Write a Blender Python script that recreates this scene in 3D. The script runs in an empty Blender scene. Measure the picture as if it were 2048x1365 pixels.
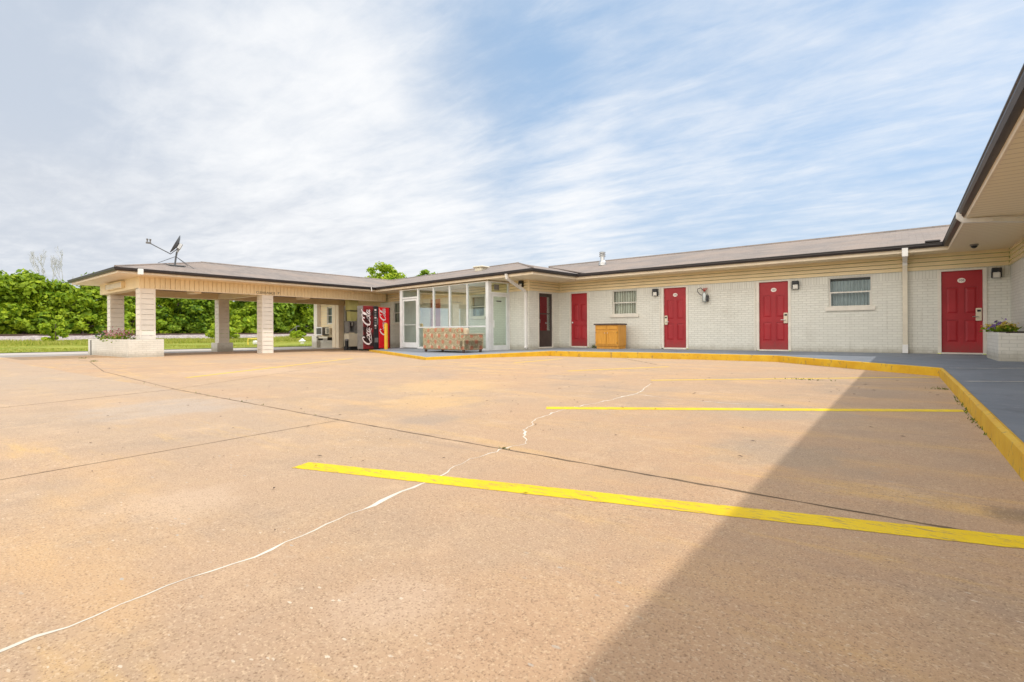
import bpy, bmesh, math, random
import numpy as np
from mathutils import Vector, Matrix
R = math.radians
SC = bpy.context.scene
COL = SC.collection
rnd = random.Random(7)

# ------------------------------------------------------------------ materials
class NT:
    def __init__(s, name):
        s.m = bpy.data.materials.new(name); s.m.use_nodes = True
        s.t = s.m.node_tree; s.n = s.t.nodes; s.l = s.t.links
        s.n.clear()
        s.out = s.n.new('ShaderNodeOutputMaterial')
    def node(s, typ, **kw):
        x = s.n.new(typ)
        for k, v in kw.items():
            if k.startswith('i_'):
                key = k[2:]
                key = int(key) if key.isdigit() else key.replace('_', ' ')
                if isinstance(v, bpy.types.NodeSocket): s.l.new(v, x.inputs[key])
                else: x.inputs[key].default_value = v
            else: setattr(x, k, v)
        return x
    def link(s, a, b): s.l.new(a, b)
    def coord(s, which='Object'): return s.node('ShaderNodeTexCoord').outputs[which]
    def mapping(s, vec, scale=(1, 1, 1), rot=(0, 0, 0), loc=(0, 0, 0)):
        m = s.node('ShaderNodeMapping'); s.link(vec, m.inputs['Vector'])
        m.inputs['Scale'].default_value = scale; m.inputs['Rotation'].default_value = rot; m.inputs['Location'].default_value = loc
        return m.outputs[0]
    def noise(s, vec, scale, detail=3, rough=.55, dist=0):
        x = s.node('ShaderNodeTexNoise'); s.link(vec, x.inputs['Vector'])
        x.inputs['Scale'].default_value = scale; x.inputs['Detail'].default_value = detail
        x.inputs['Roughness'].default_value = rough; x.inputs['Distortion'].default_value = dist
        return x.outputs['Fac']
    def ramp(s, fac, a, b, va=0., vb=1.):
        x = s.node('ShaderNodeMapRange'); x.interpolation_type = 'SMOOTHSTEP'
        s.link(fac, x.inputs[0])
        for i, v in enumerate((a, b, va, vb)): x.inputs[i + 1].default_value = v
        return x.outputs[0]
    def math(s, op, a, b=None, c=None):
        x = s.node('ShaderNodeMath', operation=op)
        for i, v in enumerate((a, b, c)):
            if v is None: continue
            if isinstance(v, bpy.types.NodeSocket): s.link(v, x.inputs[i])
            else: x.inputs[i].default_value = v
        return x.outputs[0]
    def mix(s, fac, a, b, blend='MIX'):
        x = s.node('ShaderNodeMix', data_type='RGBA', blend_type=blend)
        for i, v in ((0, fac), (6, a), (7, b)):
            if isinstance(v, bpy.types.NodeSocket): s.link(v, x.inputs[i])
            elif i == 0: x.inputs[0].default_value = v
            else: x.inputs[i].default_value = (*v, 1)
        return x.outputs[2]
    def bump(s, h, strength=.3, dist=.01):
        x = s.node('ShaderNodeBump'); s.link(h, x.inputs['Height'])
        x.inputs['Strength'].default_value = strength; x.inputs['Distance'].default_value = dist
        return x.outputs[0]
    def bsdf(s, col, rough=.6, normal=None, metal=0., spec=.4, trans=None):
        b = s.node('ShaderNodeBsdfPrincipled')
        if isinstance(col, bpy.types.NodeSocket): s.link(col, b.inputs['Base Color'])
        else: b.inputs['Base Color'].default_value = (*col, 1)
        if isinstance(rough, bpy.types.NodeSocket): s.link(rough, b.inputs['Roughness'])
        else: b.inputs['Roughness'].default_value = rough
        b.inputs['Metallic'].default_value = metal
        b.inputs['Specular IOR Level'].default_value = spec
        if normal: s.link(normal, b.inputs['Normal'])
        s.link(b.outputs[0], s.out.inputs[0])
        return b
    def box_uv(s):
        """u along the wall, v up, from position and normal"""
        p = s.node('ShaderNodeSeparateXYZ', i_0=s.coord('Object'))
        g = s.node('ShaderNodeSeparateXYZ', i_0=s.node('ShaderNodeNewGeometry').outputs['True Normal'])
        ax = s.math('GREATER_THAN', s.math('ABSOLUTE', g.outputs[0]), .6)
        az = s.math('GREATER_THAN', s.math('ABSOLUTE', g.outputs[2]), .6)
        u = s.math('ADD', s.math('MULTIPLY', p.outputs[1], ax), s.math('MULTIPLY', p.outputs[0], s.math('SUBTRACT', 1, ax)))
        v = s.math('ADD', s.math('MULTIPLY', p.outputs[1], az), s.math('MULTIPLY', p.outputs[2], s.math('SUBTRACT', 1, az)))
        return s.node('ShaderNodeCombineXYZ', i_0=u, i_1=v).outputs[0]

def simple(name, col, rough=.6, var=.12, scale=6., metal=0., spec=.4, bump=0., bscale=60.):
    t = NT(name); c = t.coord()
    dark = tuple(x * (1 - var) for x in col); light = tuple(min(1, x * (1 + var)) for x in col)
    n = t.noise(c, scale, 4)
    colr = t.mix(t.ramp(n, .3, .7), dark, light)
    nm = t.bump(t.noise(c, bscale, 2), bump, .005) if bump else None
    t.bsdf(colr, rough, nm, metal, spec)
    return t.m

M = {}
def brick_mat(name, col, mortar, dirt=(.33, .29, .21), soldier=None):
    t = NT(name); uv = t.box_uv()
    b = t.node('ShaderNodeTexBrick', i_Vector=uv, i_Scale=1., i_Mortar_Size=.006, i_Mortar_Smooth=.35, i_Bias=0., i_Brick_Width=.205, i_Row_Height=.068)
    b.inputs['Color1'].default_value = (*col, 1); b.inputs['Color2'].default_value = (*[x * .93 for x in col], 1); b.inputs['Mortar'].default_value = (*mortar, 1)
    fac, colr = b.outputs['Fac'], b.outputs['Color']
    if soldier:
        sep = t.node('ShaderNodeSeparateXYZ', i_0=uv)
        sw = t.node('ShaderNodeCombineXYZ', i_0=sep.outputs[1], i_1=sep.outputs[0]).outputs[0]
        b2 = t.node('ShaderNodeTexBrick', i_Vector=t.mapping(sw, loc=(-soldier, 0, 0)), i_Scale=1., i_Mortar_Size=.006, i_Mortar_Smooth=.35, i_Brick_Width=.205, i_Row_Height=.068, offset=0.)
        b2.inputs['Color1'].default_value = (*col, 1); b2.inputs['Color2'].default_value = (*[x * .93 for x in col], 1); b2.inputs['Mortar'].default_value = (*mortar, 1)
        up = t.math('GREATER_THAN', sep.outputs[1], soldier)
        colr = t.mix(up, colr, b2.outputs['Color'])
        fm = t.node('ShaderNodeMix', data_type='FLOAT', i_0=up, i_2=fac, i_3=b2.outputs['Fac']); fac = fm.outputs[0]
    n = t.noise(t.coord(), 1.3, 5, .6)
    colr = t.mix(t.math('MULTIPLY', t.ramp(n, .5, .8), .18), colr, dirt)
    z = t.node('ShaderNodeSeparateXYZ', i_0=t.coord())
    drip = t.math('MULTIPLY', t.ramp(t.noise(t.mapping(t.coord(), (7, 7, .5)), 1.2, 4, .6), .56, .74), .16)
    colr = t.mix(drip, colr, dirt)
    low = t.math('MULTIPLY', t.ramp(t.math('ADD', z.outputs[2], t.math('MULTIPLY', t.noise(t.coord(), 6, 5, .7), .3)), .16, .42, 1., 0.), .6)
    colr = t.mix(low, colr, dirt)
    h = t.math('ADD', t.math('MULTIPLY', fac, -1.), t.math('MULTIPLY', t.noise(t.coord(), 40, 3), .35))
    t.bsdf(colr, .65, t.bump(h, .6, .009), spec=.25)
    return t.m

def make_materials():
    M['brick'] = brick_mat('painted_brick', (.76, .735, .645), (.60, .575, .49), soldier=1.95)
    M['brick_low'] = brick_mat('painted_brick_low', (.78, .74, .65), (.63, .60, .52))
    # vinyl siding
    M['siding'] = simple('tan_vinyl_siding', (.83, .67, .41), .5, .05, 1.5)
    M['column'] = simple('column_siding', (.80, .73, .63), .5, .05, 2.)
    M['soffit_panel'] = None
    t = NT('soffit_panel'); c = t.coord()
    w = t.node('ShaderNodeTexWave', i_Vector=c, i_Scale=1.57, wave_type='BANDS', bands_direction='Y').outputs['Fac']
    g = t.ramp(w, 0., .06)
    t.bsdf(t.mix(g, (.60, .48, .31), (.88, .75, .52)), .5)
    M['soffit'] = t.m
    M['cream'] = simple('cream_fascia', (.84, .70, .51), .45, .06, 3.)
    M['trim'] = simple('white_trim', (.74, .68, .58), .45, .06, 4.)
    M['gutter'] = simple('brown_gutter', (.030, .022, .019), .42, .2, 3., spec=.5)
    M['downspout'] = simple('white_downspout', (.80, .77, .72), .4, .06, 4.)
    M['downspout_tan'] = simple('tan_downspout', (.70, .62, .48), .45, .06, 4.)
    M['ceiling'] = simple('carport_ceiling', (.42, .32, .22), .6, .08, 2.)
    # shingles
    t = NT('asphalt_shingles'); c = t.box_uv()
    b = t.node('ShaderNodeTexBrick', i_Vector=t.coord(), i_Scale=1., i_Mortar_Size=.008, i_Mortar_Smooth=.6, i_Brick_Width=.3, i_Row_Height=.14)
    b.inputs['Color1'].default_value = (.30, .255, .225, 1); b.inputs['Color2'].default_value = (.235, .205, .185, 1); b.inputs['Mortar'].default_value = (.22, .18, .16, 1)
    n1 = t.noise(t.coord(), .7, 4); n2 = t.noise(t.coord(), 25, 3)
    cc = t.mix(t.math('MULTIPLY', t.ramp(n1, .4, .65), .6), b.outputs['Color'], (.36, .28, .23))
    cc = t.mix(t.math('MULTIPLY', t.ramp(n2, .5, .75), .5), cc, (.40, .35, .32))
    t.bsdf(cc, .9, t.bump(t.math('ADD', n2, t.math('MULTIPLY', b.outputs['Fac'], -.8)), .5, .01), spec=.15)
    M['shingle'] = t.m
    t = NT('red_door_paint'); c = t.coord(); z = t.node('ShaderNodeSeparateXYZ', i_0=c).outputs[2]
    a = t.mix(t.ramp(t.noise(c, 1.1, 4), .35, .7), (.34, .016, .022), (.43, .024, .030))
    sc = t.math('MULTIPLY', t.ramp(t.math('ADD', z, t.math('MULTIPLY', t.noise(t.mapping(c, (9, 9, 3)), 2, 5, .7), .6)), .35, .75, 1, 0), .55)
    a = t.mix(sc, a, (.20, .06, .05))
    a = t.mix(t.math('MULTIPLY', t.ramp(t.noise(t.mapping(c, (3, 3, 14)), 3, 5, .7), .64, .74), .3), a, (.55, .22, .2))
    t.bsdf(a, .42, spec=.35); M['red'] = t.m
    M['brown_door'] = simple('dark_brown_paint', (.055, .040, .034), .4, .15, 4.)
    M['lock'] = simple('beige_lock', (.72, .62, .46), .35, .05, 8.)
    M['metal'] = simple('brushed_metal', (.55, .54, .52), .3, .1, 20., metal=.9)
    M['dark'] = simple('dark_plastic', (.018, .018, .020), .35, .2, 10.)
    M['greyplastic'] = simple('grey_metal', (.20, .19, .18), .45, .15, 6.)
    M['alu'] = simple('white_aluminium', (.74, .74, .72), .35, .06, 3.)
    M['aluwin'] = simple('window_aluminium', (.66, .62, .54), .4, .06, 3.)
    M['white'] = simple('white_paint', (.82, .80, .77), .4, .05, 5.)
    M['plate'] = simple('number_plate', (.85, .74, .66), .35, .03, 5.)
    M['ink'] = simple('dark_ink', (.04, .03, .03), .5, .1, 5.)
    M['curtain'] = simple('curtain_cloth', (.50, .44, .38), .85, .15, 3.)
    t = NT('striped_curtain'); c = t.coord(); x = t.node('ShaderNodeSeparateXYZ', i_0=c).outputs[0]
    w = t.math('SINE', t.math('ADD', t.math('MULTIPLY', x, 66.), t.math('MULTIPLY', t.noise(c, 5, 2), 3.)))
    t.bsdf(t.mix(t.ramp(w, -.2, .5), (.40, .34, .28), (.72, .67, .60)), .85); M['curtain_white'] = t.m
    M['curtain_blue'] = simple('blue_grey_curtain', (.40, .41, .44), .85, .12, 2.)
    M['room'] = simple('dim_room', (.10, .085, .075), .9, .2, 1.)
    t = NT('clear_glass')
    tr = t.node('ShaderNodeBsdfTransparent'); tr.inputs[0].default_value = (.84, .92, .88, 1)
    gl = t.node('ShaderNodeBsdfGlossy'); gl.inputs['Roughness'].default_value = .02; gl.inputs[0].default_value = (.9, .95, .93, 1)
    fr = t.node('ShaderNodeFresnel'); fr.inputs[0].default_value = 1.32
    
    mx = t.node('ShaderNodeMixShader'); t.link(t.math('ADD', t.math('MULTIPLY', fr.outputs[0], .4), .01), mx.inputs[0])
    t.link(tr.outputs[0], mx.inputs[1]); t.link(gl.outputs[0], mx.inputs[2]); t.link(mx.outputs[0], t.out.inputs[0])
    M['glass'] = t.m
    t = NT('dark_green_glass')
    tr = t.node('ShaderNodeBsdfTransparent'); tr.inputs[0].default_value = (.30, .42, .38, 1)
    gl = t.node('ShaderNodeBsdfGlossy'); gl.inputs['Roughness'].default_value = .03; gl.inputs[0].default_value = (.9, .95, .93, 1)
    mx = t.node('ShaderNodeMixShader', i_0=.32)
    t.link(tr.outputs[0], mx.inputs[1]); t.link(gl.outputs[0], mx.inputs[2]); t.link(mx.outputs[0], t.out.inputs[0])
    M['glass_dark'] = t.m
    # lot
    t = NT('tan_aggregate_concrete'); c = t.coord()
    a = t.mix(t.ramp(t.noise(c, .22, 5, .6), .35, .68), (.51, .325, .195), (.46, .33, .225))
    a = t.mix(t.math('MULTIPLY', t.ramp(t.noise(t.mapping(c, (.5, 1.6, 1)), .8, 5, .65), .48, .72), .8), a, (.61, .385, .19))
    a = t.mix(t.math('MULTIPLY', t.ramp(t.noise(t.mapping(c, (1.4, .6, 1), loc=(9, 3, 0)), .9, 5, .65), .5, .78), .75), a, (.36, .27, .20))
    old = t.math('MULTIPLY', t.ramp(t.noise(t.mapping(c, (.35, 2.2, 1), (0, 0, R(-32)), (2, 5, 0)), 1.3, 6, .7), .52, .68), t.ramp(t.noise(t.mapping(c, loc=(1, 4, 0)), .22, 2), .42, .6))
    a = t.mix(t.math('MULTIPLY', old, .7), a, (.70, .44, .15))
    tyre = t.math('MULTIPLY', t.ramp(t.noise(t.mapping(c, (.25, 3.2, 1), (0, 0, R(40)), (7, 1, 0)), 1.1, 4, .6), .58, .70), t.ramp(t.noise(t.mapping(c, loc=(6, 9, 0)), .3, 2), .48, .62))
    a = t.mix(t.math('MULTIPLY', tyre, .5), a, (.27, .21, .17))
    p = t.node('ShaderNodeSeparateXYZ', i_0=c)
    slab = t.math('MULTIPLY', t.math('LESS_THAN', p.outputs[1], 2.17), t.ramp(p.outputs[0], -2., -9., 0., .5))
    a = t.mix(slab, a, (.45, .36, .28))
    a = t.mix(t.math('MULTIPLY', t.ramp(t.noise(c, 5, 6, .7), .45, .75), .3), a, (.60, .42, .25))
    def stain(x, y, r, colr, k):
        nonlocal a
        q = t.node('ShaderNodeVectorMath', operation='SUBTRACT', i_0=c); q.inputs[1].default_value = (x, y, gz_(x, y))
        q2 = t.node('ShaderNodeVectorMath', operation='MULTIPLY', i_0=q.outputs[0]); q2.inputs[1].default_value = (1, 1, 0)
        L = t.node('ShaderNodeVectorMath', operation='LENGTH', i_0=q2.outputs[0]).outputs['Value']
        L = t.math('ADD', L, t.math('MULTIPLY', t.math('SUBTRACT', t.noise(c, 2.2 / r ** .5, 5, .65), .5), r * 1.6))
        a = t.mix(t.math('MULTIPLY', t.ramp(L, r * .35, r, 1, 0), k), a, colr)
    gz_ = lambda x, y: 0
    for st in ((.34, 2.46, .13, (.16, .13, .11), .6), (-.5, 3.0, .5, (.36, .29, .22), .55), (-.9, 4.6, .8, (.40, .32, .24), .6), (-2.9, 2.6, .35, (.33, .27, .22), .5), (-1.0, 1.25, .35, (.40, .32, .24), .25), (-3.6, 3.4, .7, (.66, .42, .19), .6),
               (-4.6, 4.4, 1.1, (.66, .43, .20), .55), (-5.3, 1.6, .9, (.45, .38, .32), .6), (-2.2, .7, .3, (.60, .44, .31), .5), (-.95, .75, .2, (.58, .42, .30), .5), (-6.5, 5.5, 1.3, (.38, .29, .23), .45), (-3.9, 6.6, .7, (.36, .28, .22), .5), (-.3, 6.6, .6, (.36, .28, .21), .5), (-9.5, 4.2, 1.5, (.62, .44, .30), .5)): stain(*st)
    a = t.mix(t.math('MULTIPLY', t.ramp(t.noise(c, 1.7, 7, .72), .48, .68), .5), a, (.40, .29, .20))
    a = t.mix(t.math('MULTIPLY', t.ramp(t.noise(t.mapping(c, loc=(3, 8, 0)), 2.6, 7, .75), .52, .7), .45), a, (.64, .45, .29))
    a = t.mix(t.ramp(t.noise(c, 42, 4, .7), .53, .70, 0, .3), a, (.30, .20, .12))
    a = t.mix(t.ramp(t.noise(t.mapping(c, loc=(2, 2, 2)), 60, 4, .7), .56, .72, 0, .4), a, (.72, .56, .40))
    sp = t.noise(c, 170, 2, .6)
    a = t.mix(t.ramp(sp, .54, .68, 0, .62), a, (.20, .12, .07))
    a = t.mix(t.ramp(t.noise(t.mapping(c, loc=(5, 5, 1)), 150, 2, .6), .56, .70, 0, .6), a, (.70, .52, .34))
    def pebbles(scale, r, colr, keep, loc):
        nonlocal a
        d = t.mapping(c, (scale, scale * 2.1, 0.), (0, 0, .5), loc)
        wv = t.node('ShaderNodeVectorMath', operation='ADD', i_0=d)
        nz = t.node('ShaderNodeTexNoise'); t.link(d, nz.inputs['Vector']); nz.inputs['Scale'].default_value = 3.
        sc_ = t.node('ShaderNodeVectorMath', operation='SCALE'); t.link(nz.outputs['Color'], sc_.inputs[0]); sc_.inputs['Scale'].default_value = .35
        t.link(sc_.outputs[0], wv.inputs[1])
        v = t.node('ShaderNodeTexVoronoi', i_Vector=wv.outputs[0], i_Scale=1., i_Randomness=1.)
        h = t.node('ShaderNodeSeparateColor', i_0=v.outputs['Color'])
        k = t.math('MULTIPLY', t.math('GREATER_THAN', h.outputs[0], keep), t.ramp(v.outputs['Distance'], r * .8, r, 1, 0))
        reg = t.ramp(t.noise(t.mapping(c, loc=loc), .9, 3), .50, .68)
        a = t.mix(t.math('MULTIPLY', t.math('MULTIPLY', k, reg), .85), a, colr)
    pebbles(24, .18, (.74, .64, .50), .72, (0, 0, 0))
    pebbles(48, .22, (.72, .58, .42), .6, (3, 7, 0))
    pebbles(15, .16, (.46, .43, .38), .72, (8, 2, 0))
    pebbles(25, .2, (.15, .10, .07), .86, (1, 12, 0))
    h = t.math('ADD', sp, t.math('MULTIPLY', t.noise(c, 30, 3), .6))
    t.bsdf(a, .85, t.bump(h, .25, .004), spec=.2)
    M['lot'] = t.m
    t = NT('road_concrete'); c = t.coord()
    a = t.mix(t.ramp(t.noise(c, .5, 5), .35, .7), (.46, .41, .36), (.54, .49, .44))
    t.bsdf(a, .9, spec=.15); M['road'] = t.m
    t = NT('blue_grey_walk_paint'); c = t.coord()
    a = t.mix(t.ramp(t.noise(c, .9, 6, .65), .35, .7), (.165, .185, .215), (.215, .235, .265))
    a = t.mix(t.math('MULTIPLY', t.ramp(t.noise(c, 14, 5, .7), .52, .76), .45), a, (.34, .34, .35))
    a = t.mix(t.math('MULTIPLY', t.ramp(t.noise(t.mapping(c, loc=(4, 4, 0)), 2.2, 6, .7), .52, .72), .55), a, (.11, .115, .13))
    p = t.node('ShaderNodeSeparateXYZ', i_0=c)
    sun_lt = t.ramp(p.outputs[0], -2., -9., 0., .45)  # sunlit look toward the porch, painted into the walk colour
    a = t.mix(sun_lt, a, (.36, .37, .39))
    t.bsdf(a, .7, t.bump(t.noise(c, 45, 4), .25, .004), spec=.3); M['walk'] = t.m
    t = NT('yellow_curb_paint'); c = t.coord()
    a = t.mix(t.ramp(t.noise(c, 3, 5, .65), .35, .7), (.66, .37, .018), (.74, .46, .03))
    a = t.mix(t.ramp(t.noise(t.mapping(c, (1, 1, .6)), 11, 6, .75), .56, .66, 0, .85), a, (.25, .17, .08))
    zz = t.node('ShaderNodeSeparateXYZ', i_0=c).outputs[2]
    t.bsdf(a, .6, t.bump(t.noise(c, 30, 4), .4, .008), spec=.3); M['curb'] = t.m
    def line_mat(name, c1, c2, wear):
        t = NT(name); c = t.coord()
        a = t.mix(t.ramp(t.noise(c, 2.5, 4), .35, .7), c1, c2)
        a = t.mix(t.ramp(t.noise(t.mapping(c, (.8, 3.4, 1), (0, 0, -.45)), 11, 6, .8), wear, wear + .09, 0, .75), a, (.34, .22, .11))
        a = t.mix(t.ramp(t.noise(c, 160, 2), .58, .72, 0, .35), a, (.40, .28, .08))
        t.bsdf(a, .6, t.bump(t.noise(c, 90, 3), .2, .003), spec=.25); return t.m
    M['line'] = line_mat('yellow_line_paint', (.82, .55, .004), (.88, .64, .006), .525)
    M['line_faded'] = line_mat('faded_yellow_line_paint', (.76, .50, .06), (.80, .56, .08), .60)
    M['joint'] = simple('joint_sealant', (.17, .115, .065), .9, .3, 5.)
    M['weedjoint'] = simple('mossy_joint', (.10, .085, .035), .9, .3, 5.)
    M['crackfill'] = simple('white_crack_filler', (.72, .66, .55), .7, .1, 9.)
    # grass
    t = NT('grass_ground'); c = t.coord()
    a = t.mix(t.ramp(t.noise(c, .35, 5, .65), .35, .7), (.22, .27, .04), (.40, .39, .08))
    a = t.mix(t.math('MULTIPLY', t.ramp(t.noise(c, 6, 4), .5, .8), .5), a, (.10, .16, .02))
    t.bsdf(a, .9, t.bump(t.noise(c, 12, 4), .6, .06), spec=.1); M['grassground'] = t.m
    def leaf_mat(name, c1, c2, c3, trans=.35):
        t = NT(name)
        g = t.node('ShaderNodeNewGeometry')
        cr = t.node('ShaderNodeValToRGB'); t.link(g.outputs['Random Per Island'], cr.inputs[0])
        e = cr.color_ramp.elements
        e[0].color = (*c1, 1); e[1].color = (*c3, 1)
        m_ = e.new(.5); m_.color = (*c2, 1)
        big = t.noise(t.coord('Object'), .45, 3)
        colr = t.mix(t.math('MULTIPLY', t.ramp(big, .4, .65), .45), cr.outputs[0], c3)
        d = t.node('ShaderNodeBsdfPrincipled'); t.link(colr, d.inputs['Base Color']); d.inputs['Roughness'].default_value = .55; d.inputs['Specular IOR Level'].default_value = .25
        tl = t.node('ShaderNodeBsdfTranslucent'); t.link(colr, tl.inputs[0])
        mx = t.node('ShaderNodeMixShader', i_0=trans); t.link(d.outputs[0], mx.inputs[1]); t.link(tl.outputs[0], mx.inputs[2])
        t.link(mx.outputs[0], t.out.inputs[0]); return t.m
    M['leaf'] = leaf_mat('green_leaves', (.09, .18, .010), (.23, .36, .018), (.42, .51, .026))
    M['leaf_dark'] = leaf_mat('dark_green_leaves', (.055, .13, .012), (.16, .28, .018), (.31, .42, .026))
    M['leaf_light'] = leaf_mat('pale_green_leaves', (.16, .28, .014), (.32, .46, .024), (.50, .58, .036))
    M['leaf_blue'] = leaf_mat('blue_green_leaves', (.05, .12, .08), (.09, .18, .11), (.14, .24, .14))
    M['blade'] = leaf_mat('grass_blades', (.20, .26, .03), (.34, .38, .04), (.50, .46, .12), .3)
    M['weed'] = leaf_mat('weed_blades', (.08, .12, .02), (.14, .19, .03), (.22, .24, .05), .3)
    M['bark'] = simple('tree_bark', (.16, .12, .09), .9, .3, 5.)
    M['twig'] = simple('bare_twigs', (.55, .54, .54), .9, .2, 5.)
    M['pink'] = leaf_mat('pink_petals', (.42, .03, .09), (.62, .20, .25), (.75, .58, .55), .3)
    M['yellowpetal'] = leaf_mat('yellow_petals', (.62, .42, .03), (.72, .55, .06), (.70, .62, .25), .3)
    M['purple'] = leaf_mat('purple_petals', (.10, .03, .22), (.24, .12, .42), (.45, .33, .55), .3)
    M['ballast'] = None
    t = NT('railway_ballast'); c = t.coord()
    v = t.node('ShaderNodeTexVoronoi', i_Vector=c, i_Scale=7.)
    h = t.node('ShaderNodeSeparateColor', i_0=v.outputs['Color'])
    a = t.mix(h.outputs[0], (.30, .25, .23), (.58, .50, .47))
    t.bsdf(a, .9, t.bump(v.outputs['Distance'], 1., .08), spec=.1); M['ballast'] = t.m
    M['rail'] = simple('rusty_rail', (.12, .075, .055), .6, .3, 8., metal=.3)
    M['soil'] = simple('dark_soil', (.07, .05, .035), .95, .4, 9.)
    # sofa fabric
    t = NT('floral_sofa_fabric'); uv = t.box_uv()
    def blossoms(cell, off, rad):
        mp = t.mapping(uv, (1 / cell, 1 / cell, 1), loc=off)
        f = t.node('ShaderNodeVectorMath', operation='FRACTION', i_0=mp)
        s_ = t.node('ShaderNodeVectorMath', operation='SUBTRACT', i_0=f.outputs[0]); s_.inputs[1].default_value = (.5, .5, 0)
        wn = t.node('ShaderNodeTexNoise'); t.link(uv, wn.inputs['Vector']); wn.inputs['Scale'].default_value = 22.
        ad = t.node('ShaderNodeVectorMath', operation='MULTIPLY_ADD'); t.link(wn.outputs['Color'], ad.inputs[0]); ad.inputs[1].default_value = (.22, .22, 0); ad.inputs[2].default_value = (-.11, -.11, 0)
        s2 = t.node('ShaderNodeVectorMath', operation='ADD', i_0=s_.outputs[0], i_1=ad.outputs[0])
        fl = t.node('ShaderNodeVectorMath', operation='MULTIPLY', i_0=s2.outputs[0]); fl.inputs[1].default_value = (1, 1, 0)
        L = t.node('ShaderNodeVectorMath', operation='LENGTH', i_0=fl.outputs[0])
        return t.ramp(L.outputs['Value'], rad * .8, rad, 1, 0)
    base = t.mix(t.ramp(t.noise(uv, 26, 3), .42, .58), (.29, .235, .13), (.52, .43, .29))
    base = t.mix(t.math('MULTIPLY', t.ramp(t.noise(t.mapping(uv, loc=(4, 4, 0)), 17, 3), .55, .65), .7), base, (.25, .24, .12))
    base = t.mix(t.math('MULTIPLY', blossoms(.40, (.22, .0, 0), .15), .8), base, (.66, .52, .36))
    base = t.mix(t.math('MULTIPLY', blossoms(.40, (.0, .1, 0), .20), .8), base, (.52, .17, .10))
    base = t.mix(t.math('MULTIPLY', blossoms(.40, (.5, .6, 0), .20), .8), base, (.50, .18, .11))
    t.bsdf(base, .9, t.bump(t.noise(uv, 200, 2), .2, .003), spec=.1); M['sofa'] = t.m
    M['cushion'] = simple('tan_cushion_fabric', (.55, .46, .32), .9, .12, 12.)
    # wood
    t = NT('honey_oak_wood'); c = t.coord()
    w = t.noise(t.mapping(c, (9, 9, .9)), 3.2, 4, .6, 1.)
    t.bsdf(t.mix(t.ramp(w, .3, .7), (.60, .255, .022), (.72, .34, .04)), .38, spec=.4); M['oak'] = t.m
    M['laminate'] = simple('dark_laminate', (.07, .045, .035), .35, .2, 8.)
    M['cokered'] = simple('bright_red_panel', (.72, .012, .018), .25, .05, 2.)
    M['cokedark'] = simple('dark_red_panel', (.16, .010, .014), .25, .5, 5.)
    t = NT('bubbly_dark_red_panel'); c = t.coord()
    v = t.node('ShaderNodeTexVoronoi', i_Vector=c, i_Scale=16.)
    h = t.node('ShaderNodeSeparateColor', i_0=v.outputs['Color'])
    a = t.mix(t.ramp(t.noise(c, 3, 4), .4, .65), (.025, .006, .007), (.20, .012, .016))
    a = t.mix(t.math('MULTIPLY', t.math('GREATER_THAN', h.outputs[0], .72), t.ramp(v.outputs['Distance'], .2, .3, .7, 0)), a, (.52, .16, .14))
    t.bsdf(a, .25); M['cokebubble'] = t.m
    M['logo'] = simple('pale_lettering', (.86, .74, .72), .35, .03, 4.)
    M['bollard'] = simple('yellow_bollard_paint', (.76, .44, .03), .45, .08, 5.)
    M['yellowpipe'] = simple('yellow_pipe_paint', (.80, .60, .08), .5, .1, 5.)
    M['olive'] = simple('yellow_green_panel', (.46, .43, .16), .5, .08, 3.)
    M['creammetal'] = simple('cream_metal', (.68, .62, .48), .45, .06, 4.)
    M['dish'] = simple('grey_dish', (.10, .105, .11), .45, .12, 6.)
    M['red_rubber'] = simple('red_valve', (.35, .03, .02), .5, .1, 8.)
    M['silver'] = simple('silver_bottle', (.48, .50, .47), .3, .08, 8., metal=.5)
    M['lampglass'] = simple('frosted_lamp_glass', (.72, .68, .60), .4, .05, 8.)
    M['tubelight'] = simple('fixture_diffuser', (.72, .64, .50), .4, .05, 5.)
    M['water_stain'] = simple('rust', (.3, .17, .09), .8, .2, 8.)
make_materials()

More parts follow.
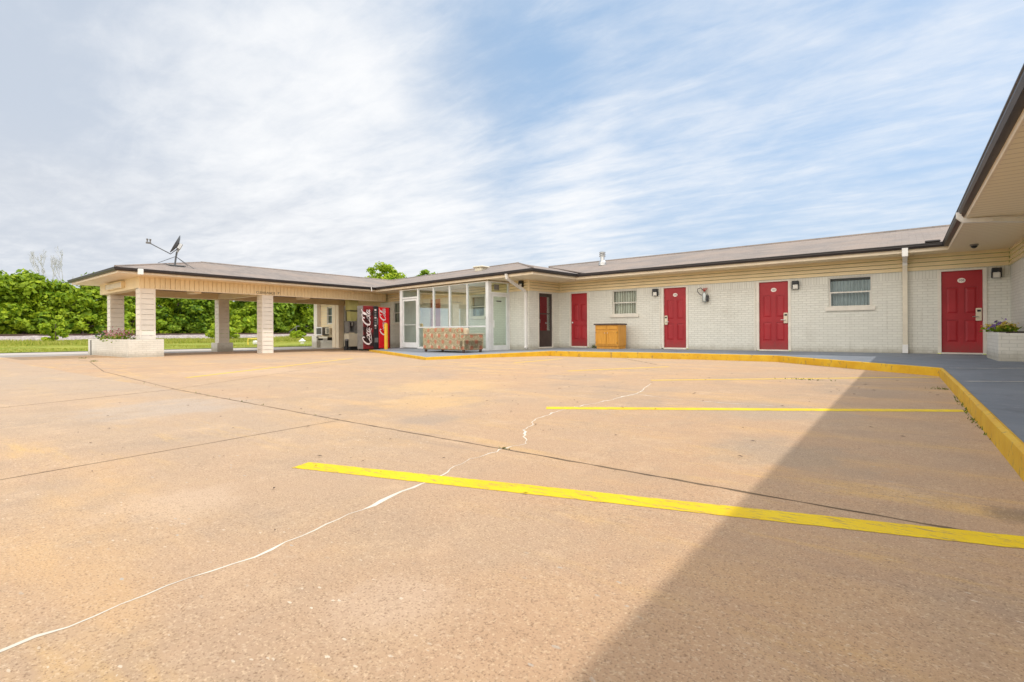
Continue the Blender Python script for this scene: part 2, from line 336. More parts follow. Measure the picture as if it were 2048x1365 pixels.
# ------------------------------------------------------------------ mesh builder
class MB:
    def __init__(s): s.v = []; s.f = []
    def add(s, vs, fs):
        o = len(s.v); s.v += [tuple(map(float, p)) for p in vs]; s.f += [tuple(o + i for i in f) for f in fs]; return s
    def box(s, x0, x1, y0, y1, z0, z1, T=None):
        vs = [(x, y, z) for z in (z0, z1) for y in (y0, y1) for x in (x0, x1)]
        if T: vs = [T(*p) for p in vs]
        return s.add(vs, [(0, 2, 3, 1), (4, 5, 7, 6), (0, 1, 5, 4), (2, 6, 7, 3), (0, 4, 6, 2), (1, 3, 7, 5)])
    def bbox(s, x0, x1, y0, y1, z0, z1, b=.01, T=None):
        """box with chamfered edges"""
        vs = []; idx = {}
        for X in (0, 1):
            for Y in (0, 1):
                for Z in (0, 1):
                    for a in range(3):
                        p = [(x0, x1)[X], (y0, y1)[Y], (z0, z1)[Z]]
                        for k, (q, sg) in enumerate(((X, 1), (Y, 1), (Z, 1))):
                            if k != a: p[k] += b if q == 0 else -b
                        idx[X, Y, Z, a] = len(vs); vs.append(tuple(p))
        fs = []
        for a in range(3):
            o = [k for k in range(3) if k != a]
            for side in (0, 1):
                q = []
                for (i, j) in ((0, 0), (1, 0), (1, 1), (0, 1)):
                    c = [0, 0, 0]; c[a] = side; c[o[0]] = i; c[o[1]] = j; q.append(idx[(*c, a)])
                fs.append(tuple(q))
            for i in (0, 1):
                for j in (0, 1):
                    c0 = [0, 0, 0]; c0[o[0]] = i; c0[o[1]] = j; c1 = list(c0); c1[a] = 1
                    fs.append((idx[(*c0, o[0])], idx[(*c1, o[0])], idx[(*c1, o[1])], idx[(*c0, o[1])]))
        for X in (0, 1):
            for Y in (0, 1):
                for Z in (0, 1): fs.append(tuple(idx[X, Y, Z, a] for a in range(3)))
        if T: vs = [T(*p) for p in vs]
        return s.add(vs, fs)
    def quad(s, a, b, c, d): return s.add([a, b, c, d], [(0, 1, 2, 3)])
    def poly(s, pts): return s.add(pts, [tuple(range(len(pts)))])
    def prism(s, pts, z0, z1, T=None):
        n = len(pts); vs = [(x, y, z0) for x, y in pts] + [(x, y, z1) for x, y in pts]
        if T: vs = [T(*p) for p in vs]
        return s.add(vs, [tuple(range(n - 1, -1, -1)), tuple(range(n, 2 * n))] + [(i, (i + 1) % n, n + (i + 1) % n, n + i) for i in range(n)])
    def tube(s, pts, r, n=8, cap=True):
        pts = [Vector(p) for p in pts]; rs = r if isinstance(r, (list, tuple)) else [r] * len(pts)
        rings = []; up = Vector((0, 0, 1)); prev = None
        for i, p in enumerate(pts):
            d = (pts[min(i + 1, len(pts) - 1)] - pts[max(i - 1, 0)]).normalized()
            if prev is None:
                a = d.cross(up)
                if a.length < 1e-3: a = d.cross(Vector((1, 0, 0)))
            else: a = prev - d * prev.dot(d)
            a.normalize(); prev = a; b = d.cross(a)
            rings.append([p + (a * math.cos(t) + b * math.sin(t)) * rs[i] for t in (2 * math.pi * k / n for k in range(n))])
        vs = [q for rg in rings for q in rg]
        fs = [(i * n + k, i * n + (k + 1) % n, (i + 1) * n + (k + 1) % n, (i + 1) * n + k) for i in range(len(pts) - 1) for k in range(n)]
        if cap: fs += [tuple(range(n - 1, -1, -1)), tuple((len(pts) - 1) * n + k for k in range(n))]
        return s.add(vs, fs)
    def rtube(s, pts, w, d, side):
        """rectangular tube along pts: w across 'side' direction, d across the other"""
        pts = [Vector(p) for p in pts]; side = Vector(side).normalized(); vs = []
        for i, p in enumerate(pts):
            t = (pts[min(i + 1, len(pts) - 1)] - pts[max(i - 1, 0)]).normalized(); o = t.cross(side).normalized()
            vs += [p + side * w / 2 + o * d / 2, p - side * w / 2 + o * d / 2, p - side * w / 2 - o * d / 2, p + side * w / 2 - o * d / 2]
        fs = [(i * 4 + k, i * 4 + (k + 1) % 4, i * 4 + 4 + (k + 1) % 4, i * 4 + 4 + k) for i in range(len(pts) - 1) for k in range(4)]
        fs += [(3, 2, 1, 0), tuple(len(vs) - 4 + k for k in range(4))]
        return s.add(vs, fs)
    def lathe(s, prof, c=(0, 0, 0), n=20, T=None):
        vs = []; fs = []
        for r, z in prof:
            for k in range(n):
                a = 2 * math.pi * k / n; p = (c[0] + r * math.cos(a), c[1] + r * math.sin(a), c[2] + z); vs.append(T(*p) if T else p)
        for i in range(len(prof) - 1):
            for k in range(n): fs.append((i * n + k, i * n + (k + 1) % n, (i + 1) * n + (k + 1) % n, (i + 1) * n + k))
        fs += [tuple(range(n - 1, -1, -1)), tuple((len(prof) - 1) * n + k for k in range(n))]
        return s.add(vs, fs)
    def build(s, name, mat, parent=None, smooth=False, label=None):
        off = world_loc(parent)
        me = bpy.data.meshes.new(name)
        me.from_pydata([(x - off[0], y - off[1], z - off[2]) for x, y, z in s.v], [], s.f)
        me.materials.append(mat); me.validate()
        if smooth: me.polygons.foreach_set('use_smooth', [True] * len(me.polygons))
        bm = bmesh.new(); bm.from_mesh(me); bmesh.ops.recalc_face_normals(bm, faces=bm.faces); bm.to_mesh(me); bm.free()
        o = bpy.data.objects.new(name, me); COL.objects.link(o)
        if parent: o.parent = parent
        if label: o['label'] = label
        return o
def world_loc(o):
    v = Vector((0, 0, 0))
    while o: v += o.location; o = o.parent
    return v
def tag(o, label, cat, group=None):
    o['label'] = label; o['category'] = cat
    if group: o['group'] = group
    return o
def thing(name, label, cat, loc=(0, 0, 0), group=None):
    o = bpy.data.objects.new(name, None); COL.objects.link(o); o.location = loc; o.empty_display_size = .2
    return tag(o, label, cat, group)
def struct(o): o['kind'] = 'structure'; return o
def stuff(o): o['kind'] = 'stuff'; return o
def dup(root, loc, rz=0., label=None, scale=None):
    c = root.copy(); COL.objects.link(c); c.location = loc; c.rotation_euler = (0, 0, rz)
    if scale: c.scale = scale
    if label: c['label'] = label
    for ch in root.children:
        d = ch.copy(); COL.objects.link(d); d.parent = c
        for g in ch.children:
            k = g.copy(); COL.objects.link(k); k.parent = d
    return c
def fast_mesh(name, verts, faces_n, mat, parent=None):
    """verts (N*k,3) array, every k consecutive ones a face"""
    k = faces_n; n = len(verts) // k
    me = bpy.data.meshes.new(name)
    me.vertices.add(len(verts)); me.vertices.foreach_set('co', np.asarray(verts, dtype=np.float32).ravel())
    me.loops.add(n * k); me.loops.foreach_set('vertex_index', np.arange(n * k, dtype=np.int32))
    me.polygons.add(n); me.polygons.foreach_set('loop_start', np.arange(0, n * k, k, dtype=np.int32))
    me.update(); me.validate(); me.materials.append(mat)
    o = bpy.data.objects.new(name, me); COL.objects.link(o)
    if parent: o.parent = parent
    return o
def text_mesh(txt, size, mat, name, parent, T, ext=.002, shear=0., align='CENTER'):
    cu = bpy.data.curves.new('lettering_curve', 'FONT'); cu.body = txt; cu.size = size; cu.extrude = ext; cu.shear = shear
    cu.align_x = align; cu.align_y = 'CENTER'
    o = bpy.data.objects.new('lettering_tmp', cu); COL.objects.link(o)
    bpy.context.view_layer.update()
    me = bpy.data.meshes.new_from_object(o.evaluated_get(bpy.context.evaluated_depsgraph_get()))
    bpy.data.objects.remove(o); bpy.data.curves.remove(cu)
    off = world_loc(parent)
    for v in me.vertices: v.co = Vector(T(*v.co)) - off
    me.materials.clear(); me.materials.append(mat); me.name = name
    q = bpy.data.objects.new(name, me); COL.objects.link(q)
    if parent: q.parent = parent
    return q

# frames: each maps (s along the wall, d out of the wall, z)
EB = Vector((-.99503, .0995)); NB = Vector((-.0995, -.99503)); C0 = Vector((-10.75, 14.65))
def FB(s, d, z): return (C0.x + EB.x * s + NB.x * d, C0.y + EB.y * s + NB.y * d, z)          # office wing front
def FE(s, d, z): return (C0.x - NB.x * s - EB.x * d, C0.y - NB.y * s - EB.y * d, z)          # office wing east side (s northwards)
def FM(s, d, z): return (s, 16.4 - d, z)                                                      # main wall
def FR(s, d, z): return (2.0 - d, s, z)                                                       # right wing wall
def gz(x, y): return .018 - .006 * y + .0055 * x

# ------------------------------------------------------------------ generic pieces
def wall_open(mb, F, s0, s1, z0, z1, ops, depth=.14):
    ss = sorted({s0, s1, *[o[0] for o in ops], *[o[1] for o in ops]}); zs = sorted({z0, z1, *[o[2] for o in ops], *[o[3] for o in ops]})
    for i in range(len(ss) - 1):
        for j in range(len(zs) - 1):
            cs, cz = (ss[i] + ss[i + 1]) / 2, (zs[j] + zs[j + 1]) / 2
            if any(o[0] < cs < o[1] and o[2] < cz < o[3] for o in ops): continue
            mb.quad(F(ss[i], 0, zs[j]), F(ss[i + 1], 0, zs[j]), F(ss[i + 1], 0, zs[j + 1]), F(ss[i], 0, zs[j + 1]))
    for a, b, c, d in ops:
        for p, q in (((a, c), (b, c)), ((b, c), (b, d)), ((b, d), (a, d)), ((a, d), (a, c))):
            mb.quad(F(p[0], 0, p[1]), F(q[0], 0, q[1]), F(q[0], -depth, q[1]), F(p[0], -depth, p[1]))
def lap_siding(mb, F, s0, s1, z0, z1, n, out=.026, gap=.014):
    h = (z1 - z0) / n
    for k in range(n):
        a, b = z0 + k * h, z0 + (k + 1) * h
        mb.quad(F(s0, out, a + gap), F(s1, out, a + gap), F(s1, .004, b), F(s0, .004, b))
        mb.quad(F(s0, -.02, a + gap), F(s1, -.02, a + gap), F(s1, out, a + gap), F(s0, out, a + gap))
        mb.quad(F(s0, -.03, b - .02), F(s1, -.03, b - .02), F(s1, .004, b), F(s0, .004, b))
    for s in (s0, s1): mb.quad(F(s, 0, z0), F(s, .004, z0), F(s, .004, z1), F(s, 0, z1))
def rib_siding(mb, F, s0, s1, z0, z1, pitch=.15, out=.014):
    s = s0
    while s < s1 - .01:
        e = min(s + pitch, s1)
        pr = [(s, -.03), (s + .007, out), (e - .007, out), (e, -.03)]
        for (a, da), (b, db) in zip(pr[:-1], pr[1:]):
            mb.quad(F(a, da, z0), F(b, db, z0), F(b, db, z1), F(a, da, z1))
        s = e
def panel_door(parent, F, s0, s1, z0, z1, mat, rec=.05, name='door', label=None):
    """four raised panels below a blank head"""
    w, h = s1 - s0, z1 - z0; mb = MB()
    G = lambda s, d, z: F(s, d - rec, z)
    pans = [(s0 + w * a, s0 + w * b, z0 + h * c, z0 + h * d) for a, b in ((.12, .43), (.57, .88)) for c, d in ((.125, .40), (.475, .80))]
    wall_open(mb, G, s0, s1, z0, z1, pans, .016)
    for a, b, c, d in pans:
        i = .035
        mb.quad(G(a, -.016, c), G(b, -.016, c), G(b, -.016, d), G(a, -.016, d))
        q = [(a + .02, c + .02), (b - .02, c + .02), (b - .02, d - .02), (a + .02, d - .02)]
        r = [(a + .02 + i, c + .02 + i), (b - .02 - i, c + .02 + i), (b - .02 - i, d - .02 - i), (a + .02 + i, d - .02 - i)]
        for k in range(4):
            k2 = (k + 1) % 4
            mb.quad(G(q[k][0], -.0155, q[k][1]), G(q[k2][0], -.0155, q[k2][1]), G(r[k2][0], -.002, r[k2][1]), G(r[k][0], -.002, r[k][1]))
        mb.quad(*[G(x, -.002, z) for x, z in r])
    return mb.build(name, mat, parent, label=label)
def door_frame(parent, F, s0, s1, z0, z1, w=.07, wl=None, mat=None):
    wl = wl or w; mb = MB()
    mb.box(s0 - wl, s0, -.06, .02, z0 - .02, z1 + .035, F); mb.box(s1, s1 + w, -.06, .02, z0 - .02, z1 + .035, F)
    mb.box(s0, s1, -.06, .02, z1, z1 + .035, F); mb.box(s0, s1, -.06, .012, z0 - .05, z0, F)
    return mb.build('door_frame', mat or M['trim'], parent)
def keycard_lock(door, F, s, z, side, rec=.05):
    G = lambda a, d, b: F(a, d - rec, b)
    l = MB().bbox(s - .055, s + .055, 0, .045, z - .15, z + .16, .012, G).build('keycard_lock', M['lock'], door)
    MB().box(s - .032, s + .035, .045, .049, z + .07, z + .12, G).build('card_reader', M['dark'], door)
    MB().tube([G(s - .01 * side, .04, z - .05), G(s - .01 * side, .085, z - .05), G(s - .12 * side, .09, z - .05)], .011).build('door_handle', M['metal'], door)
def number_plate(door, F, s, z, txt, rec=.05):
    G = lambda a, d, b: F(a, d - rec, b)
    prof = [(s + .075 * math.cos(t), z + .06 * math.sin(t)) for t in (2 * math.pi * k / 28 for k in range(28))]
    mb = MB(); n = 28
    vs = [G(a, 0.001, b) for a, b in prof] + [G(a, .008, b) for a, b in prof]
    mb.add(vs, [tuple(range(n, 2 * n))] + [(i, (i + 1) % n, n + (i + 1) % n, n + i) for i in range(n)])
    p = mb.build('number_plate', M['plate'], door)
    sg = -1 if F is FB else 1
    text_mesh(txt, .075, M['ink'], 'number', door, lambda x, y, zz: G(s + sg * x, .0085 + zz * .5, z + y), .001)
def window(parent, F, s0, s1, z0, z1, curtain='curtain', sill=True, label=None, rod=None, sillmat='trim'):
    fr = MB(); w = .035
    for a, b, c, d in ((s0, s0 + w, z0, z1), (s1 - w, s1, z0, z1), (s0 + w, s1 - w, z1 - w, z1), (s0 + w, s1 - w, z0, z0 + w)):
        fr.box(a, b, -.09, -.035, c, d, F)
    zm = (z0 + z1) / 2 - .01
    fr.box(s0 + w, s1 - w, -.075, -.03, zm - .02, zm + .02, F)
    fr.box(s0 + w, s0 + w + .022, -.07, -.032, z0 + w, zm - .02, F); fr.box(s1 - w - .022, s1 - w, -.07, -.032, z0 + w, zm - .02, F)
    wd = fr.build('window', M['aluwin'], parent, label=label)
    MB().quad(F(s0 + w, -.06, z0 + w), F(s1 - w, -.06, z0 + w), F(s1 - w, -.06, z1 - w), F(s0 + w, -.06, z1 - w)).build('pane', M['glass'], wd)
    cm = MB(); n = 60; rr = random.Random(s0)
    pts = []
    for k in range(n + 1):
        s = s0 + (s1 - s0) * k / n
        pts.append((s, -.17 + .022 * math.sin(k * 1.35 + rr.uniform(-.4, .4))))
    for (a, da), (b, db) in zip(pts[:-1], pts[1:]):
        cm.quad(F(a, da, z0 - .02), F(b, db, z0 - .02), F(b, db, z1 - (.02 if rod is None else rod)), F(a, da, z1 - (.02 if rod is None else rod)))
    cm.build('curtain', M[curtain], wd, smooth=True)
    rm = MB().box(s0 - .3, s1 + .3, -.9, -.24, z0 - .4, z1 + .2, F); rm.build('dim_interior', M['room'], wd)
    if sill:
        MB().box(s0 - .07, s1 + .07, -.02, .045, z0 - .10, z0 - .005, F).build('sill', M[sillmat], wd)
    return wd
def pipe_elbow_ds(parent, pts, w, d, side, mat, name='downspout'):
    return MB().rtube(pts, w, d, side).build(name, mat, parent)

# ------------------------------------------------------------------ ground
def grid_surface(name, xs, ys, zf, mat):
    mb = MB(); vs = [(x, y, zf(x, y)) for y in ys for x in xs]; n = len(xs)
    mb.add(vs, [(j * n + i, j * n + i + 1, (j + 1) * n + i + 1, (j + 1) * n + i) for j in range(len(ys) - 1) for i in range(n - 1)])
    return struct(mb.build(name, mat))
big = MB().quad((-3000, -3000, -.75), (3000, -3000, -.75), (3000, 3000, -.75), (-3000, 3000, -.75))
struct(big.build('ground', M['grassground']))
grid_surface('concrete_lot', np.linspace(-24, 1.2, 22), np.linspace(-14, 17.5, 22), gz, M['lot'])
grid_surface('road', [-31.2, -30, -27.5, -24.0], np.linspace(-60, 120, 20), lambda x, y: gz(x, min(y, 20)) - .006 if y > -14 else gz(x, -14) - .006, M['road'])
def grassz(x, y):
    b = gz(-31.2, min(max(y, -14), 20)) + .02; u = (-31.2 - x) / 25.
    return b + (.06 - b) * max(0, u) ** 1.4 if u > 0 else b
grid_surface('grass_verge', np.linspace(-57.5, -31.2, 14), np.linspace(-60, 150, 50), grassz, M['grassground'])
rr = random.Random(3)
def berm(x, y):
    pr = [(-72, -.2), (-67, .1), (-64.5, .45), (-60.5, .5), (-57.2, .02), (-56.5, -.1)]
    for (a, za), (b, zb) in zip(pr[:-1], pr[1:]):
        if a <= x <= b: return za + (zb - za) * (x - a) / (b - a) + (rr.uniform(-.04, .04) if -66 < x < -57 else 0)
    return -.3
grid_surface('gravel_embankment', [-72, -69, -67, -65.5, -64.5, -63.5, -62.5, -61.5, -60.5, -59.8, -59, -58.3, -57.6, -57.2, -56.5], np.linspace(-40, 150, 260), berm, M['ballast'])
tr = MB()
for x in (-61.2, -62.65):
    tr.box(x - .035, x + .035, -40, 150, .62, .67); tr.box(x - .012, x + .012, -40, 150, .53, .62); tr.box(x - .07, x + .07, -40, 150, .5, .53)
struct(tr.build('railway_track', M['rail']))

# walkway with yellow curb
OUT = [(.40, -6, .115), (.42, 3, .112), (.44, 7.3, .094), (.44, 9.75, .082), (-.16, 10.4, .08), (-2.27, 12.85, .067), (-3.9, 13.0, .066), (-5.5, 12.95, .065), (-7.2, 12.8, .055), (-8.7, 13.0, .04),
       (-9.5, 11.3, .0), (-10.1, 9.05, -.025), (-14.3, 11.1, -.035), (-17.3, 12.6, -.075), (-18.6, 13.3, -.118)]
INN = [(2.0, -6, .115), (2.0, 3, .11), (2.0, 8, .09), (2.0, 13, .07), (2.0, 16.4, .055), (-2.27, 16.4, .052), (-3.9, 16.4, .05), (-5.5, 16.4, .05), (-8., 16.4, .045), (-10.57, 16.4, .035),
       (*FB(0, 0, 0)[:2], -.015), (*FB(2.5, 0, 0)[:2], -.02), (*FB(6.6, 0, 0)[:2], -.035), (*FB(8.5, 0, 0)[:2], -.07), (*FB(10.3, 0, 0)[:2], -.12)]
def lerp3(a, b, t): return tuple(x + (y - x) * t for x, y in zip(a, b))
mb = MB(); nseg = 6
for i in range(len(OUT) - 1):
    for k in range(nseg):
        t0, t1 = k / nseg, (k + 1) / nseg
        mb.quad(lerp3(OUT[i], INN[i], t0), lerp3(OUT[i + 1], INN[i + 1], t0), lerp3(OUT[i + 1], INN[i + 1], t1), lerp3(OUT[i], INN[i], t1))
struct(mb.build('walkway', M['walk']))
def offset_poly(P, d):
    r = []
    for i in range(len(P)):
        a = Vector(P[max(i - 1, 0)][:2]); b = Vector(P[i][:2]); c = Vector(P[min(i + 1, len(P) - 1)][:2])
        n = Vector((0, 0))
        for u, v in ((a, b), (b, c)):
            if (v - u).length > 1e-6: q = (v - u).normalized(); n += Vector((q.y, -q.x))
        n.normalize(); r.append((b.x + n.x * d, b.y + n.y * d))
    return r
# finer curb polyline with slightly uneven edge
CP = []
for a, b in zip(OUT[:-1], OUT[1:]):
    L = math.dist(a[:2], b[:2]); k = max(1, int(L / .22))
    for j in range(k): CP.append(lerp3(a, b, j / k))
CP.append(OUT[-1])
rr = random.Random(5)
i_top = offset_poly(CP, .035); mb = MB(); rows = []
for (x, y, z), (ix, iy) in zip(CP, i_top):
    j = rr.uniform(-.006, .006); g = gz(x, y) - .03; ox, oy = x - (ix - x) / .035 * .012, y - (iy - y) / .035 * .012
    nx_, ny_ = (ix - x) / .035, (iy - y) / .035
    rows.append([(ix, iy, z - .02), (ix, iy, z + .004), (x + nx_ * .02, y + ny_ * .02, z + .010 + j * .3), (x - nx_ * (.003 + abs(j)), y - ny_ * (.003 + abs(j)), z + .001 + j * .3), (ox, oy, g)])
vs = [p for r_ in rows for p in r_]
mb.add(vs, [(i * 5 + k, (i + 1) * 5 + k, (i + 1) * 5 + k + 1, i * 5 + k + 1) for i in range(len(rows) - 1) for k in range(4)])
struct(mb.build('yellow_curb', M['curb'], smooth=False))
# pale scuffed joints across the right walkway
def ribbon(name, pts, w, mat, zoff=.004, jit=.25, seed=1, zf=gz, wv=None):
    r_ = random.Random(seed); P = []
    for a, b in zip(pts[:-1], pts[1:]):
        k = max(1, int(math.dist(a, b) / .06))
        for j in range(k): P.append((a[0] + (b[0] - a[0]) * j / k, a[1] + (b[1] - a[1]) * j / k))
    P.append(pts[-1]); mb = MB(); vs = []
    for i, p in enumerate(P):
        a, b = P[max(i - 1, 0)], P[min(i + 1, len(P) - 1)]
        d = Vector((b[0] - a[0], b[1] - a[1])).normalized(); n = Vector((-d.y, d.x))
        ww = w * (1 + r_.uniform(-jit, jit)) * (wv(i / len(P)) if wv else 1); o = r_.uniform(-jit, jit) * w * .5
        for sg in (1, -1):
            x, y = p[0] + n.x * (sg * ww / 2 + o), p[1] + n.y * (sg * ww / 2 + o); vs.append((x, y, zf(x, y) + zoff))
    mb.add(vs, [(2 * i, 2 * i + 1, 2 * i + 3, 2 * i + 2) for i in range(len(P) - 1)])
    return struct(mb.build(name, mat))
walkz = lambda x, y: .1145 - .0025 * max(0, y - 3) - .0012 * max(0, y - 8)
# expansion joints (straight, along the slabs) with grit and moss
ribbon('expansion_joint', [(-24, 3.75), (-17.6, 3.5), (-12, 2.6), (-7.1, 2.24), (-3.4, 2.17), (.42, 2.17)], .015, M['joint'], .0008, .5, 2)
ribbon('expansion_joint', [(-3.4, 2.17), (-3.22, .3), (-3.05, -2)], .008, M['joint'], .0008, .45, 3)
ribbon('expansion_joint', [(-7.1, 2.24), (-6.56, .66), (-6.2, -1)], .017, M['joint'], .0008, .45, 4)
ribbon('expansion_joint', [(-11.2, 7.7), (-7.1, 2.24)], .012, M['joint'], .0008, .7, 5)
ribbon('expansion_joint', [(.42, 7.95), (-1.0, 7.5)], .012, M['joint'], .0008, .8, 6)
ribbon('expansion_joint', [(-4.2, 10.4), (-5.2, 11.6), (-6.1, 12.7)], .03, M['joint'], .0008, .8, 61)
ribbon('paint_scuff', [(.55, 9.75), (1.0, 10.0), (1.5, 10.4), (1.95, 10.9)], .035, M['crackfill'], .011, .6, 71, zf=lambda x, y: .104 - .0023 * y)
ribbon('paint_scuff', [(.52, 7.2), (.9, 7.45), (1.4, 7.8), (1.95, 8.2)], .022, M['crackfill'], .011, .7, 72, zf=lambda x, y: .11 - .0024 * y)
# white-filled crack
def wander(pts, amp, seed):
    r_ = random.Random(seed); o = [pts[0]]
    for a, b in zip(pts[:-1], pts[1:]):
        L = math.dist(a, b); k = max(2, int(L / .05))
        d = Vector((b[0] - a[0], b[1] - a[1])).normalized(); n = Vector((-d.y, d.x)); w = 0
        for j in range(1, k + 1):
            w = w * .7 + r_.uniform(-amp, amp) if j < k else 0
            o.append((a[0] + (b[0] - a[0]) * j / k + n.x * w, a[1] + (b[1] - a[1]) * j / k + n.y * w))
    return o
crack = wander([(-1.40, -.35), (-1.46, .15), (-1.5, .5), (-1.52, .83), (-1.60, 1.2), (-1.63, 1.39), (-1.74, 1.74), (-1.79, 2.15), (-1.76, 2.36), (-1.95, 2.6), (-2.03, 2.69), (-2.22, 3.1), (-2.3, 3.54), (-2.28, 4.4), (-2.29, 5.07), (-2.42, 5.6), (-2.6, 6.25)], .016, 9)
rc = random.Random(4); ph = [rc.uniform(0, 6) for _ in range(4)]
ribbon('filled_crack', crack, .009, M['crackfill'], .0008, .6, 7, wv=lambda t: .62 + .9 * max(0, math.sin(40 * t + ph[0]) * math.sin(17 * t + ph[1])) + .5 * max(0, math.sin(90 * t)) + .9 * max(0, t - .55))
ribbon('filled_crack', wander([(-2.29, 5.07), (-1.9, 4.9), (-1.2, 4.9), (-.4, 5.0)], .012, 19), .009, M['crackfill'], .0008, .7, 8)
# parking lines
def pline(a, b, w, mat, seed):
    d = Vector((b[0] - a[0], b[1] - a[1])).normalized(); n = Vector((-d.y, d.x)) * w / 2
    r_ = random.Random(seed); L = math.dist(a, b); k = int(L / .025); mb = MB(); vs = []
    for i in range(k + 1):
        t = i / k
        for sg in (1, -1):
            j = r_.uniform(-.0022, .0022)
            x, y = a[0] + (b[0] - a[0]) * t + n.x * sg * (1 + j / w * 2), a[1] + (b[1] - a[1]) * t + n.y * sg * (1 + j / w * 2)
            vs.append((x, y, gz(x, y) + .0014))
    mb.add(vs, [(2 * i, 2 * i + 1, 2 * i + 3, 2 * i + 2) for i in range(k)])
    return struct(mb.build('parking_line', mat))
pline((-2.37, 1.29), (.47, 2.215), .115, M['line'], 1)
pline((-2.48, 3.63), (.41, 5.54), .14, M['line'], 2)
pline((-2.8, 6.72), (.44, 9.6), .10, M['line_faded'], 3)
pline((-4.75, 7.64), (-3.7, 9.8), .10, M['line_faded'], 4)
pline((-7.2, 9.2), (-7.4, 11.6), .10, M['line_faded'], 5)
pline((-9.0, 3.0), (-12.8, 8.6), .10, M['line_faded'], 6)

# ------------------------------------------------------------------ motel building
B = thing('motel_building', 'long single storey white brick motel with tan siding, brown gutters and red doors', 'motel', (0, 16.4, 0))
ZS, ZT = 2.16, 2.56     # siding band bottom / soffit
mdoors = [(-10.03, -9.31, .10, 2.11), (-6.36, -5.60, .10, 2.11), (-3.40, -2.62, .09, 2.11), (.77, 1.53, .09, 2.11)]
mwins = [(-8.27, -7.32, 1.26, 2.13), (-1.62, -.63, 1.30, 2.13)]
mb = MB(); wall_open(mb, FM, -10.6, 2.0, -.3, ZS + .01, [(a - .07, b + .07, c - .05, d + .035) for a, b, c, d in mdoors] + mwins, .15)
mb.build('wall', M['brick'], B)
mb = MB(); wall_open(mb, FR, -6, 16.4, -.3, ZS + .01, [], .1); mb.build('wall', M['brick'], B)
edoor = (.55, 1.35, .08, 2.11)   # brown storm door on the east side of the office wing
mb = MB(); wall_open(mb, FE, 0, 1.95, -.3, ZS + .01, [(edoor[0] - .05, edoor[1] + .05, edoor[2] - .05, edoor[3] + .035)], .15)
fdoors = [(5.22, 5.98, .0, 2.13)]; fwins = [(2.40, 3.22, 1.28, 2.12), (8.35, 8.98, 1.12, 2.12)]
wall_open(mb, FB, 0, 17.4, -.35, ZS + .01, [(a - .07, b + .07, c - .05, d + .03) for a, b, c, d in fdoors] + fwins + [(13.46, 14.0, -.05, 2.13), (15.2, 16.05, 1.2, 2.15)], .15)
mb.build('wall', M['brick'], B)
# siding bands
mb = MB(); lap_siding(mb, FM, -10.55, 1.98, ZS, ZT + .02, 4); mb.build('siding_band', M['siding'], B)
mb = MB(); lap_siding(mb, FR, -6, 16.38, ZS, ZT + .02, 4); mb.build('siding_band', M['siding'], B)
mb = MB(); lap_siding(mb, FE, .02, 1.9, ZS, ZT + .02, 4); lap_siding(mb, FB, .02, 10.2, ZS, ZT + .02, 4)
mb.box(-.02, .03, -.03, .026, ZS - .005, ZT, FB); mb.build('siding_band', M['siding'], B)
# tan lining of the wall under the carport
mb = MB(); lap_siding(mb, FB, 10.2, 13.40, .05, ZT, 14, .012); lap_siding(mb, FB, 14.06, 15.14, .35, ZT, 14, .012); lap_siding(mb, FB, 16.1, 17.3, .35, ZT, 14, .012); lap_siding(mb, FB, 15.14, 16.1, .35, 1.15, 6, .012)
lap_siding(mb, FB, 13.40, 14.06, 2.15, ZT, 3, .012); mb.quad(FB(10.2, -.04, 2.1), FB(17.4, -.04, 2.1), FB(17.4, -.04, 2.8), FB(10.2, -.04, 2.8)); mb.build('lap_siding', M['siding'], B)
# white corner mouldings / vertical trims beside doors
mb = MB()
for s in (-6.47, -3.50): MB().box(s - .03, s, 0.002, .012, .05, ZS, FM).build('wall_trim', M['trim'], B)
# doors
txts = (None, '106', '107', '108')
for (a, b, c, d), tx, side in zip(mdoors, txts, (0, -1, 1, 1)):
    dr = panel_door(B, FM, a, b, c, d, M['red'])
    door_frame(B, FM, a, b, c, d)
    if tx:
        number_plate(dr, FM, (a + b) / 2, 1.87, tx)
        keycard_lock(dr, FM, (b - .07) if side > 0 else (a + .07), 1.02, side)
    else:
        MB().lathe([(.012, 0), (.012, .03), (.03, .045), (.034, .06), (.02, .075)], n=14, T=lambda x, y, z: FM(a + .07 + x, z - .05, 1.0 + y)).build('door_knob', M['white'], dr, smooth=True)
dr = panel_door(B, FB, *fdoors[0], M['red']); door_frame(B, FB, *fdoors[0])
# storm door
a, b, c, d = edoor
mb = MB(); G = lambda s, dd, z: FE(s, dd - .03, z)
wall_open(mb, G, a, b, c, d, [(a + .1, b - .1, 1.36, 1.98), (a + .1, b - .1, .70, 1.32)], .03)
sd = mb.build('storm_door', M['brown_door'], B, label='dark brown storm door with two glass panels')
for z0, z1 in ((1.36, 1.98), (.70, 1.32)): MB().quad(G(a + .1, -.02, z0), G(b - .1, -.02, z0), G(b - .1, -.02, z1), G(a + .1, -.02, z1)).build('pane', M['glass_dark'], sd)
MB().box(a + .02, b - .02, -.14, -.10, 1.34, d - .02, FE).build('inner_door', M['red'], sd)
MB().box(a + .02, b - .02, -.14, -.10, c, 1.34, FE).build('inner_door', M['brown_door'], sd)
MB().tube([G(a + .05, .0, 1.0), G(a + .05, .04, 1.0), G(a + .05, .04, 1.12), G(a + .05, 0, 1.12)], .008).build('door_handle', M['metal'], sd)
door_frame(B, FE, a, b, c, d, .04)
